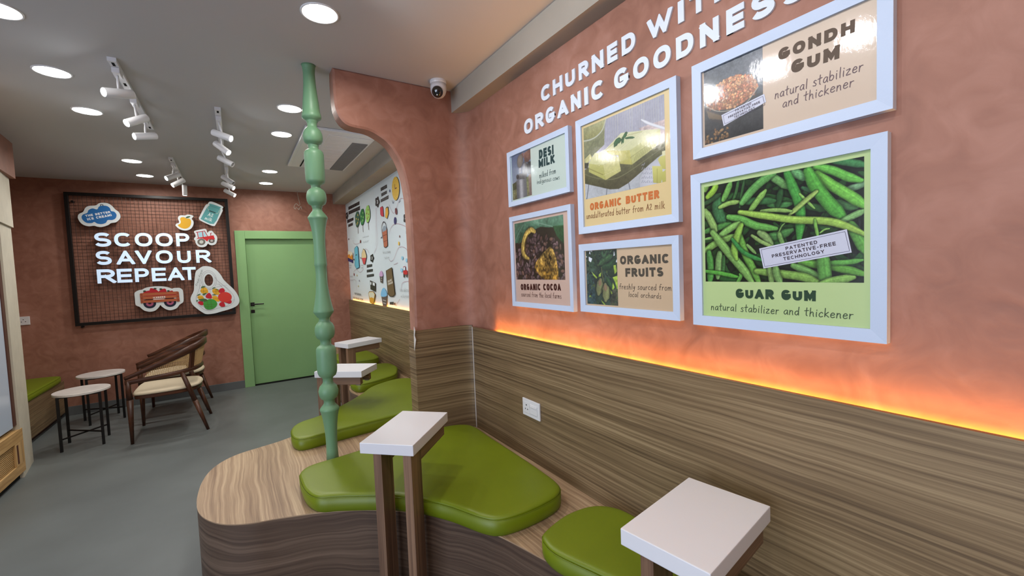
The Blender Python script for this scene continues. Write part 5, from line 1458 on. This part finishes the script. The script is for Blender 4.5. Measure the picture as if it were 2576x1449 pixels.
def cutout(label, cr_, P, hole=None, smooth=5, cat='cut-out sign'):
    P = [tuple(p) for p in catmull(P, smooth, closed=True)] if smooth else P
    uv_ = [PG.uv(cr_(*p)) for p in P]
    cu = sum(p[0] for p in uv_)/len(uv_); cvv = sum(p[1] for p in uv_)/len(uv_)
    t = thing('cutout_sign', label, cat, (cu, PG.c, cvv), group='printed cut-out signs on the mesh board')
    if hole is None:
        flat('sign_board', [uv_], PG, 0, ink(WHITE), t, thick=.018, side=M_['cut_edge'])
    else:
        H = [PG.uv(cr_(*p)) for p in hole]
        from mathutils.geometry import tessellate_polygon
        al = ccw(uv_); hl = ccw(H)[::-1]
        tris = tessellate_polygon([[Vector((u, v, 0)) for u, v in al], [Vector((u, v, 0)) for u, v in hl]])
        al2 = al+hl; n = len(al2)
        V = [PG.P(u, v, 0) for u, v in al2]+[PG.P(u, v, -.018) for u, v in al2]
        Fc = []; mi = []
        for tr in tris:
            a, b, c = [al2[i] for i in tr]; s_ = (b[0]-a[0])*(c[1]-a[1])-(b[1]-a[1])*(c[0]-a[0])
            Fc.append(tuple(tr) if s_ > 0 else tuple(tr[::-1])); mi.append(0)
        for st, m_ in ((0, len(al)), (len(al), len(hl))):
            for i in range(m_):
                a, b = st+i, st+(i+1) % m_; Fc.append((a, n+a, n+b, b)); mi.append(1)
        mk('sign_board', V, Fc, None, t, world=True, mats=[ink(WHITE), M_['cut_edge']], mi=mi)
    return Art(t, PG, cr_, .0002)
# cloud
cc = crop(180, 490, 14.49)
A = cutout('blue cloud sign reading THE BETTER ICE CREAM on the mesh board', cc, [(225, 800), (270, 700), (420, 620), (500, 480), (620, 410), (880, 385), (1000, 310), (1150, 290), (1330, 315), (1470, 400), (1590, 530), (1730, 640), (1785, 790), (1740, 900), (1620, 1000), (1440, 1035), (1320, 1110), (1100, 1175), (950, 1165), (820, 1130), (640, 1148), (460, 1110), (330, 1020), (250, 900)])
A.poly([(365, 810), (420, 720), (570, 660), (620, 560), (760, 498), (930, 530), (1000, 430), (1150, 395), (1300, 415), (1400, 490), (1440, 590), (1560, 620), (1640, 730), (1600, 860), (1480, 920), (1320, 925), (1250, 1020), (1100, 1070), (940, 1050), (830, 990), (740, 1030), (560, 1025), (420, 930)], (38, 104, 168), 'print_cloud', smooth=5)
A.lines([[(1055, 400), (1060, 360), (1140, 362), (1145, 400)]], .006, (46, 50, 60), smooth=0)
A.bold('THE BETTER', (520, 812), (1425, 662), (500, 735), (226, 232, 238), weight=.27, space=.6)
A.bold('ICE CREAM!', (590, 938), (1475, 772), (565, 855), (226, 232, 238), weight=.27, space=.6)
# jar
cc = crop(430, 490, 9.66)
A = cutout('tilted teal milk jar sign reading A2 milk on the mesh board', cc, [(900, 210), (950, 165), (1050, 185), (1240, 270), (1270, 310), (1245, 350), (1255, 400), (1090, 720), (1040, 757), (960, 740), (720, 630), (680, 570), (700, 520), (835, 260), (895, 225)], smooth=3)
A.poly([(950, 215), (1205, 300), (1180, 345), (1200, 380), (1040, 710), (745, 600), (735, 560), (880, 300), (935, 265)], (92, 160, 162), 'print_jar', smooth=3)
A.lines([[(950, 262), (1190, 350)]], .004, (70, 128, 132)); A.lines([[(905, 285), (890, 330), (930, 385)], [(1075, 440), (1130, 460), (1190, 360)]], .004, (196, 206, 186))
A.lines([[(945, 392), (1072, 438)]], .013, (44, 74, 74), smooth=0)
A.hand('A2', (892, 508), (1018, 540), (925, 430), (226, 238, 236), .12)
A.hand('milk', (818, 590), (985, 648), (850, 520), (226, 238, 236), .12)
# mango
A = cutout('small yellow mango sign with green leaf on the mesh board', cc, [(110, 740), (140, 700), (195, 680), (190, 630), (168, 580), (185, 525), (240, 498), (340, 500), (390, 482), (470, 485), (548, 518), (520, 560), (505, 590), (545, 640), (550, 710), (510, 800), (430, 855), (330, 868), (220, 840), (150, 790)], smooth=4)
A.poly([(168, 740), (225, 700), (240, 650), (222, 590), (250, 550), (320, 545), (380, 575), (450, 580), (490, 640), (480, 730), (430, 795), (340, 825), (240, 800)], (214, 164, 40), 'print_mango', smooth=5)
A.poly([(355, 562), (400, 525), (475, 522), (440, 555), (390, 570)], (60, 96, 62), 'print_leaf', smooth=3)
# tractor
A = cutout('red tractor sign on the mesh board', cc, [(560, 900), (600, 868), (800, 830), (860, 845), (885, 920), (930, 880), (1000, 878), (1045, 930), (1110, 1000), (1125, 1090), (1090, 1190), (1010, 1225), (940, 1215), (900, 1190), (850, 1250), (760, 1275), (660, 1250), (600, 1170), (590, 1115), (560, 1080), (575, 1040), (600, 1010), (580, 940)], smooth=4)
A.ell(740, 1145, 98, 80, (110, 106, 100), name='print_wheel'); A.ell(740, 1145, 48, 40, (196, 200, 192), name='print_hub')
A.ell(990, 1118, 74, 56, (96, 92, 88), name='print_wheel'); A.ell(990, 1118, 34, 26, (178, 170, 166), name='print_hub')
A.poly([(612, 1078), (670, 1040), (820, 1020), (1035, 985), (1072, 1085), (920, 1080), (880, 1138), (838, 1100), (770, 1060), (690, 1060)], (196, 40, 44), 'print_body')
A.lines([[(615, 912), (820, 880)], [(640, 912), (665, 1035)], [(765, 892), (785, 1025)], [(820, 885), (890, 1005)], [(970, 990), (960, 940), (985, 930)]], .007, (168, 40, 60), smooth=0)
A.poly([(665, 925), (748, 905), (768, 1018), (690, 1028)], (160, 208, 224), 'print_window'); A.poly([(790, 905), (812, 905), (856, 1005), (805, 1012)], (160, 208, 224), 'print_window', lift=False)
# bag
cc = crop(470, 660, 10.35)
hole = [(572+112*math.cos(a)*1.0-30*math.sin(a)*.35, 462+150*math.sin(a)+18*math.cos(a)) for a in np.linspace(0, 2*PI, 26, endpoint=False)]
A = cutout('large string bag sign filled with fruit, lower right of the mesh board', cc, [(470, 98), (580, 105), (680, 140), (780, 210), (880, 320), (960, 450), (1080, 570), (1220, 700), (1320, 840), (1368, 980), (1340, 1090), (1240, 1170), (1080, 1230), (900, 1280), (720, 1330), (520, 1348), (400, 1300), (260, 1200), (150, 1100), (98, 980), (115, 880), (180, 740), (190, 600), (205, 400), (235, 240), (310, 170), (400, 110)], hole=hole)
g = (138, 134, 142)
def ring_(rx, ry): return [(572+rx*math.cos(a)-8*math.sin(a), 462+ry*math.sin(a)+.14*rx*math.cos(a)) for a in np.linspace(0, 2*PI, 28)]
A.lines([ring_(165, 205), ring_(200, 245)], .0026, g)
A.lines([[(350, 450), (335, 640), (300, 760), (240, 940), (290, 1080), (360, 1160), (480, 1240), (600, 1262), (740, 1215), (860, 1180), (1080, 1140), (1210, 1040), (1235, 930), (1180, 810), (1060, 680), (900, 560), (800, 480), (740, 390)]], .0026, g)
A.lines([[(800, 480), (1000, 640), (1150, 820)], [(830, 540), (960, 700), (1040, 760)], [(780, 560), (900, 600), (1040, 600)], [(770, 640), (920, 620)], [(330, 600), (520, 680), (700, 700)], [(380, 500), (420, 640)], [(600, 700), (610, 800)], [(1180, 880), (1060, 990)], [(1235, 960), (1100, 1080), (1000, 1150)], [(360, 1130), (500, 1180)]], .0022, g)
for P in ([(350, 740), (400, 670), (490, 655), (545, 720), (555, 790), (470, 815), (390, 800)], [(660, 740), (700, 690), (790, 690), (850, 770), (830, 840), (740, 840), (690, 800)], [(275, 910), (320, 865), (400, 870), (445, 940), (340, 965)], [(670, 890), (730, 870), (800, 900), (850, 1010), (760, 1010), (670, 950)]):
    A.poly(P, (224, 170, 44), 'print_mango', smooth=4)
for P in ([(490, 880), (540, 810), (600, 800), (650, 880), (640, 940), (520, 930)], [(825, 740), (880, 680), (960, 680), (990, 750), (940, 800), (850, 790)], [(290, 1050), (330, 1010), (420, 1030), (440, 1100), (360, 1110)], [(840, 1100), (880, 1040), (960, 1040), (1000, 1140), (900, 1155)], [(1000, 1030), (1140, 980), (1165, 1040), (1110, 1075)]):
    A.poly(P, (186, 30, 46), 'print_strawberry', smooth=4)
A.ell(990, 905, 180, 135, (206, 58, 48), name='print_tomato')
A.poly([(430, 1060), (500, 990), (600, 955), (720, 975), (790, 1060), (770, 1140), (680, 1210), (560, 1230), (470, 1180)], (62, 150, 60), 'print_melon', smooth=5)
for P in ([(360, 670), (410, 620), (490, 630), (430, 655)], [(655, 690), (690, 655), (760, 655), (700, 680)], [(260, 870), (310, 825), (370, 825), (310, 855)], [(650, 850), (720, 825), (760, 850)], [(300, 970), (400, 945), (500, 950), (535, 1000), (420, 1020)], [(400, 830), (500, 790), (520, 800), (450, 850)], [(750, 700), (840, 710), (790, 725)], [(245, 985), (300, 990), (260, 1020)]):
    A.poly(P, (70, 104, 58), 'print_leaf', smooth=3)
A.lines([[(455, 1100), (780, 1085)], [(450, 1150), (740, 1150)], [(530, 985), (560, 1225)], [(620, 960), (660, 1215)], [(360, 740), (550, 740)], [(430, 670), (440, 800)], [(670, 760), (840, 760)], [(740, 690), (770, 840)], [(280, 915), (440, 920)], [(680, 930), (830, 950)]], .0018, (96, 84, 40))
A.hand('fresh fresh', (268, 615), (420, 195), (215, 600), (56, 80, 76), .085)
# crate cart
cc = crop(330, 710, 18.114)
A = cutout('wooden crate cart sign with strawberries, bottom of the mesh board', cc, [(150, 520), (200, 440), (340, 365), (500, 335), (640, 260), (900, 205), (1200, 180), (1500, 195), (1700, 235), (1860, 290), (1940, 265), (2170, 255), (2290, 300), (2360, 400), (2390, 700), (2380, 880), (2330, 940), (2210, 1020), (2100, 1160), (1950, 1240), (1750, 1275), (1560, 1220), (1400, 1110), (1325, 1040), (1270, 1130), (1100, 1290), (850, 1345), (620, 1300), (480, 1210), (380, 1120), (240, 1070), (190, 980), (170, 760)], smooth=4)
for x, y, r in ((845, 960, 1), (1775, 900, .96)):
    A.ell(x, y, 295*r, 235*r, (28, 32, 52), name='print_wheel'); A.ell(x, y, 175*r, 140*r, (168, 86, 118), name='print_hub'); A.ell(x, y, 70*r, 50*r, (52, 26, 36), name='print_axle')
for P in ([(540, 500), (700, 400), (870, 390), (900, 500)], [(850, 500), (860, 300), (920, 270), (1100, 310), (1250, 430), (1240, 500)], [(1230, 490), (1300, 380), (1480, 290), (1580, 320), (1590, 480)], [(1620, 480), (1800, 390), (1890, 390), (1910, 470)], [(560, 560), (1900, 480), (1900, 620), (560, 640)]):
    A.poly(P, (176, 30, 44), 'print_strawberry', smooth=3)
for x, y in ((610, 400), (1090, 285), (1350, 305), (1695, 390)): A.poly([(x-70, y+5), (x-20, y-30), (x+20, y-25), (x+80, y-5), (x+30, y+30), (x-30, y+40)], (44, 66, 48), 'print_leaf', smooth=2)
for y0, y1 in ((500, 430), (655, 585), (815, 745)):
    A.poly([(385+y0*.08, y0), (2085+y0*.08, y1-15), (2090+y0*.08, y1+105), (400+y0*.08, y0+135)], (176, 96, 62), 'print_plank')
    A.lines([[(385+y0*.08, y0+6), (2085+y0*.08, y1-8)]], .0022, (140, 66, 44), smooth=0)
for x, y in ((395, 520), (2040, 440)):
    A.poly([(x, y), (x+130, y-10), (x+180, y+430), (x+50, y+440)], (160, 82, 54), 'print_post')
    for k in range(3): A.ell(x+85+k*12, y+60+k*150, 26, 20, (116, 52, 36), name='print_nail')
A.bold('ICEBERG', (1010, 745), (1570, 700), (1005, 672), (232, 224, 220), weight=.27)
A.lines([[(1030, 790), (1480, 760)]], .008, (232, 208, 200), smooth=0); A.lines([[(620, 805), (950, 785)], [(1560, 735), (1900, 720)]], .008, (64, 20, 20), smooth=0)

# ------------------------------------------------------------------ printed mural beyond the arch
PM = Plane('x', XM)
t = thing('wall_mural_print', 'white mural with doodled trees, desserts and clock beyond the arch', 'mural', (XM, 4.6, 1.8))
flat('mural_sheet', [[(-6.58, ZPAN-.06), (-YP1-.005, ZPAN-.06), (-YP1-.005, 2.452), (-6.58, 2.452)]], PM, .0012, mat('mural paper', S(216, 228, 234), .45, .35), t, thick=.0011)
A = Art(t, PM, crop(860, 500, 5.37), .0014, .0002)
B = Art(t, PM, crop(940, 420, 4.025), .0014, .0002)
K0 = (30, 27, 30)
def bar(A, P, txt=None, n=9):
    A.poly(P, K0, 'text_bar')
    a, b, c, d = [np.array(p, float) for p in P]
    Q = []
    r3 = random.Random(int(a[0]+a[1]))
    for i in range(n):
        f = (i+.5)/n
        if r3.random() < .18: continue
        p = a+(b-a)*f; q = d+(c-d)*f; Q.append([tuple(p*.72+q*.28), tuple(p*.28+q*.72)])
    A.lines(Q, .006, (150, 150, 152), 'bar_text', smooth=0)
for P, n_ in (([(90, 110), (240, 32), (240, 78), (90, 152)], 14), ([(92, 172), (247, 97), (247, 150), (94, 215)], 15), ([(73, 288), (160, 252), (160, 290), (75, 332)], 9), ([(88, 350), (150, 322), (152, 358), (90, 384)], 7), ([(340, 893), (412, 882), (412, 916), (340, 932)], 7), ([(340, 960), (422, 948), (422, 982), (340, 997)], 8), ([(340, 1028), (436, 1013), (436, 1047), (342, 1062)], 9)): bar(A, P, n=n_)
for P, n_ in (([(72, 212), (135, 176), (137, 212), (73, 247)], 8), ([(77, 270), (135, 238), (137, 268), (80, 302)], 6), ([(73, 330), (153, 285), (153, 322), (73, 360)], 9), ([(333, 596), (356, 590), (356, 622), (335, 624)], 3), ([(330, 648), (358, 646), (358, 677), (331, 676)], 3), ([(165, 1368), (206, 1366), (207, 1396), (166, 1392)], 4)): bar(B, P, n=n_)
def flower(A, cx, cy, rx, ry, ch):
    P = [(cx+rx*(1+.14*math.cos(5*a))*math.cos(a), cy+ry*(1+.14*math.cos(5*a))*math.sin(a)) for a in np.linspace(0, 2*PI, 30, endpoint=False)]
    A.poly(P, K0, 'number_badge')
    A.bold(ch, (cx-rx*.35, cy+ry*.36), (cx+rx*.35, cy+ry*.30), (cx-rx*.35, cy-ry*.36), (226, 232, 236), weight=.22)
flower(A, 73, 230, 15, 48, '1'); flower(A, 413, 803, 24, 54, '2'); flower(B, 41, 355, 22, 52, '3'); flower(B, 330, 520, 24, 50, '4')
for x, y, rx, ry, c, fc, tr in ((213, 276, 30, 108, (62, 104, 86), (226, 190, 90), ((220, 375), (226, 465))), (281, 245, 31, 112, (42, 122, 70), (160, 206, 120), ((288, 352), (292, 442))), (355, 205, 32, 118, (160, 212, 112), (150, 92, 60), ((363, 318), (369, 412)))):
    A.poly([(x+rx*k*math.cos(a)+4, y+ry*k*math.sin(a)+3) for a, k in zip(np.linspace(0, 2*PI, 16, endpoint=False), [1, 1.06, .96, 1]*4)], (34, 52, 40), 'print_outline', smooth=3)
    A.poly([(x+rx*k*math.cos(a), y+ry*k*math.sin(a)) for a, k in zip(np.linspace(0, 2*PI, 16, endpoint=False), [.96, 1.04, .93, .97]*4)], c, 'print_crown', smooth=3)
    A.lines([list(tr)], .014, (92, 56, 50), 'print_trunk')
    for dx, dy in ((8, -55), (-12, -5), (6, 45), (14, 5), (-4, 65)): A.ell(x+dx, y+dy, 5, 13, fc, name='print_fruit', n=10, lift=False)
A.hand('manually sourced', (288, 532), (370, 512), (288, 508), (110, 110, 112), .07); A.hand('for the best', (297, 600), (367, 580), (296, 572), (110, 110, 112), .07)
rl = (178, 120, 132)
A.lines([[(155, 560), (175, 610), (240, 600), (262, 560)], [(320, 675), (350, 690), (372, 730)], [(470, 120), (480, 400), (490, 600), (440, 740)], [(200, 950), (165, 990), (172, 1030)], [(205, 950), (250, 995), (300, 950)], [(160, 1090), (195, 1110), (205, 1230)], [(98, 380), (100, 520)]], .0035, rl)
A.ell(258, 578, 7, 22, (122, 52, 48), name='print_bee'); A.ell(98, 545, 4, 12, (120, 60, 70), name='print_bee'); A.ell(172, 1022, 5, 18, (150, 60, 70), name='print_bee')
for x, y, c in ((210, 1035, (226, 200, 120)), (230, 1180, (226, 200, 120)), (243, 1105, (110, 104, 130)), (170, 820, (70, 60, 60)), (262, 798, (70, 60, 60))): A.ell(x, y, 4, 12, c, name='print_dot', n=8)
A.poly([(86, 712), (157, 735), (158, 868), (88, 838)], (44, 46, 110), 'print_cake'); A.poly([(88, 735), (155, 745), (156, 826), (88, 795)], (228, 150, 50), 'print_cake'); A.poly([(88, 713), (120, 705), (156, 733), (155, 768), (140, 752), (128, 785), (112, 748), (90, 760)], (236, 230, 206), 'print_cream')
A.poly([(178, 672), (212, 632), (228, 662), (248, 928), (206, 950), (182, 902)], (52, 96, 120), 'print_outline'); A.poly([(181, 676), (211, 640), (224, 666), (241, 922), (206, 942), (186, 898)], (110, 192, 216), 'print_carton')
A.lines([[(198, 762), (214, 756)]], .012, (40, 60, 80)); A.lines([[(200, 800), (206, 935)], [(215, 660), (236, 925)]], .004, (80, 160, 190))
A.poly([(278, 740), (300, 672), (322, 690), (344, 770), (342, 800), (322, 888), (300, 884), (278, 806)], (66, 50, 50), 'print_outline'); A.poly([(280, 742), (300, 680), (320, 696), (341, 770), (340, 800), (280, 800)], (228, 206, 156), 'print_scoop'); A.poly([(279, 800), (341, 796), (322, 884), (302, 880)], (212, 78, 82), 'print_cup')
for a in ((108, 905, 138), (108, 938, 134), (272, 905, 300), (275, 940, 298), (112, 1055, 160), (118, 1105, 160)): A.lines([[(a[0]+(a[2]-a[0])*k/9, a[1]-(14 if k % 2 else 0)) for k in range(10)]], .0035, (126, 126, 128), 'small_script')
A.poly([(393, 1100), (467, 1135), (468, 1255), (400, 1222)], (54, 50, 46), 'print_machine'); A.ell(406, 1142, 8, 22, (222, 228, 230), name='print_window', n=12); A.poly([(429, 1125), (459, 1140), (459, 1178), (430, 1166)], (226, 232, 236), 'print_window')
A.poly([(371, 1275), (385, 1250), (440, 1250), (467, 1290), (450, 1425), (440, 1425), (394, 1402)], (80, 60, 34), 'print_outline'); A.poly([(374, 1278), (386, 1256), (438, 1255), (460, 1290), (443, 1420), (396, 1398)], (232, 168, 52), 'print_cup'); A.poly([(376, 1280), (386, 1262), (438, 1260), (456, 1292), (448, 1345), (415, 1330), (392, 1340)], (226, 222, 196), 'print_cream')
A.bold('FLIP THE BOX', (185, 1290), (272, 1309), (183, 1264), (70, 68, 70), weight=.24); A.bold('FOR THE NEXT STORY', (166, 1348), (303, 1378), (165, 1322), (70, 68, 70), weight=.24)
B.ell(231, 220, 38, 122, (60, 52, 48), name='clock_outline'); B.ell(226, 218, 37, 120, (234, 190, 66), name='clock_face')
B.lines([[(220, 180), (221, 220), (236, 212)]], .012, (110, 60, 50), 'clock_hand', smooth=0)
for k in range(12):
    a = k*PI/6; B.ell(226+28*math.cos(a), 218+92*math.sin(a), 2, 5, (244, 222, 140), name='clock_mark', n=6, lift=(k == 0))
B.ell(168, 243, 5, 15, (60, 76, 130), name='print_dot', n=10)
B.poly([(70, 412), (92, 396), (101, 410), (110, 505), (84, 500), (72, 480)], (70, 30, 36), 'print_outline'); B.poly([(71, 414), (90, 400), (98, 412), (105, 503), (84, 496), (74, 478)], (206, 48, 70), 'print_strawberry')
B.poly([(126, 418), (140, 402), (154, 404), (159, 470), (143, 528), (122, 508)], (70, 54, 34), 'print_outline'); B.poly([(127, 422), (148, 410), (154, 468), (140, 522), (123, 505)], (236, 180, 58), 'print_mango')
B.lines([[(192, 340), (202, 368), (210, 345)], [(275, 340), (262, 360)]], .006, (52, 64, 110)); B.lines([[(160, 380), (185, 440), (210, 470), (235, 420), (260, 345), (290, 318), (335, 335)], [(165, 680), (175, 630), (200, 590), (240, 575), (290, 585), (350, 615)], [(160, 935), (180, 955), (210, 930), (250, 830), (290, 808), (330, 825), (360, 870)], [(210, 990), (250, 970)], [(285, 1250), (290, 1190), (320, 1162), (385, 1156)], [(28, 420), (30, 800)], [(240, 1385), (270, 1340)]], .0035, rl)
B.poly([(222, 425), (240, 420), (244, 475), (228, 478)], (110, 52, 60), 'print_bird', smooth=3)
B.ell(223, 545, 12, 38, (44, 42, 104), name='print_egg')
B.lines([[(80, 720), (92, 700), (86, 620), (92, 580), (108, 556), (128, 580), (140, 640)]], .010, (58, 50, 66), 'print_handle')
B.poly([(90, 640), (100, 625), (142, 625), (150, 800), (128, 820), (110, 812)], (78, 44, 38), 'print_outline'); B.poly([(92, 640), (102, 632), (139, 632), (146, 796), (128, 813), (112, 806)], (188, 110, 82), 'print_bucket')
B.poly([(94, 640), (104, 602), (118, 594), (134, 606), (136, 640), (98, 660)], (150, 168, 182), 'print_ice'); B.lines([[(100, 700), (144, 680)], [(106, 760), (146, 740)]], .006, (132, 68, 50))
B.hand('for a creamy', (100, 880), (178, 868), (98, 848), (120, 120, 122), .07); B.hand('texture', (118, 935), (160, 925), (117, 908), (120, 120, 122), .07)
B.ell(262, 775, 7, 22, (236, 196, 90), name='print_star', n=8); B.ell(270, 703, 4, 14, (110, 60, 60), name='print_dot', n=8)
for x, y, rx, ry in ((297, 922, 9, 20), (340, 944, 10, 20), (290, 1044, 11, 20)): B.ell(x, y, rx, ry, (156, 212, 238), name='print_splash', n=10)
B.poly([(308, 1010), (330, 1003), (333, 1050), (311, 1052)], (160, 50, 56), 'print_cab'); B.poly([(312, 1016), (327, 1011), (329, 1044), (314, 1047)], (210, 232, 240), 'print_window'); B.poly([(308, 1052), (350, 1044), (352, 1090), (310, 1092)], (196, 44, 48), 'print_body'); B.ell(318, 1100, 8, 20, (84, 64, 60), name='print_wheel', n=12); B.ell(345, 1102, 7, 17, (84, 64, 60), name='print_wheel', n=12)
B.poly([(69, 1104), (101, 1104), (99, 1178), (78, 1168)], (96, 84, 80), 'print_cup'); B.poly([(67, 1100), (70, 1072), (85, 1050), (98, 1070), (103, 1102), (84, 1110)], (206, 166, 206), 'print_scoop', smooth=3); B.lines([[(82, 1125), (95, 1128)], [(82, 1145), (94, 1150)]], .006, (196, 190, 186))
B.poly([(133, 1050), (195, 1014), (228, 1290), (206, 1315), (175, 1313), (152, 1286)], (58, 44, 32), 'print_outline'); B.poly([(137, 1053), (191, 1022), (221, 1288), (203, 1308), (176, 1306), (157, 1282)], (116, 94, 66), 'print_bag')
B.bold('ORGANIC', (154, 1172), (196, 1152), (152, 1150), (226, 220, 206), weight=.24); B.bold('CINNAMON', (156, 1198), (205, 1178), (154, 1176), (226, 220, 206), weight=.24)
B.poly([(87, 1305), (145, 1296), (145, 1415), (104, 1405)], (104, 88, 84), 'print_cup'); B.poly([(84, 1305), (88, 1255), (112, 1222), (136, 1255), (146, 1300), (115, 1314)], (132, 192, 232), 'print_scoop', smooth=3); B.lines([[(105, 1345), (135, 1355)], [(108, 1375), (134, 1382)]], .008, (206, 200, 196))
B.hand('for a delicious', (279, 1262), (375, 1262), (278, 1226), (110, 110, 112), .07); B.hand('milkshake', (288, 1322), (370, 1322), (287, 1290), (110, 110, 112), .07)
B.ell(226, 1385, 8, 13, (140, 90, 70), name='print_dot', n=10)
B.poly([(312, 100), (322, 110), (330, 150), (316, 140)], (90, 96, 130), 'print_drop'); B.poly([(322, 200), (340, 215), (342, 250), (328, 230)], (232, 190, 80), 'print_drop'); B.poly([(328, 232), (342, 252), (345, 300), (334, 290)], (96, 150, 200), 'print_drop')
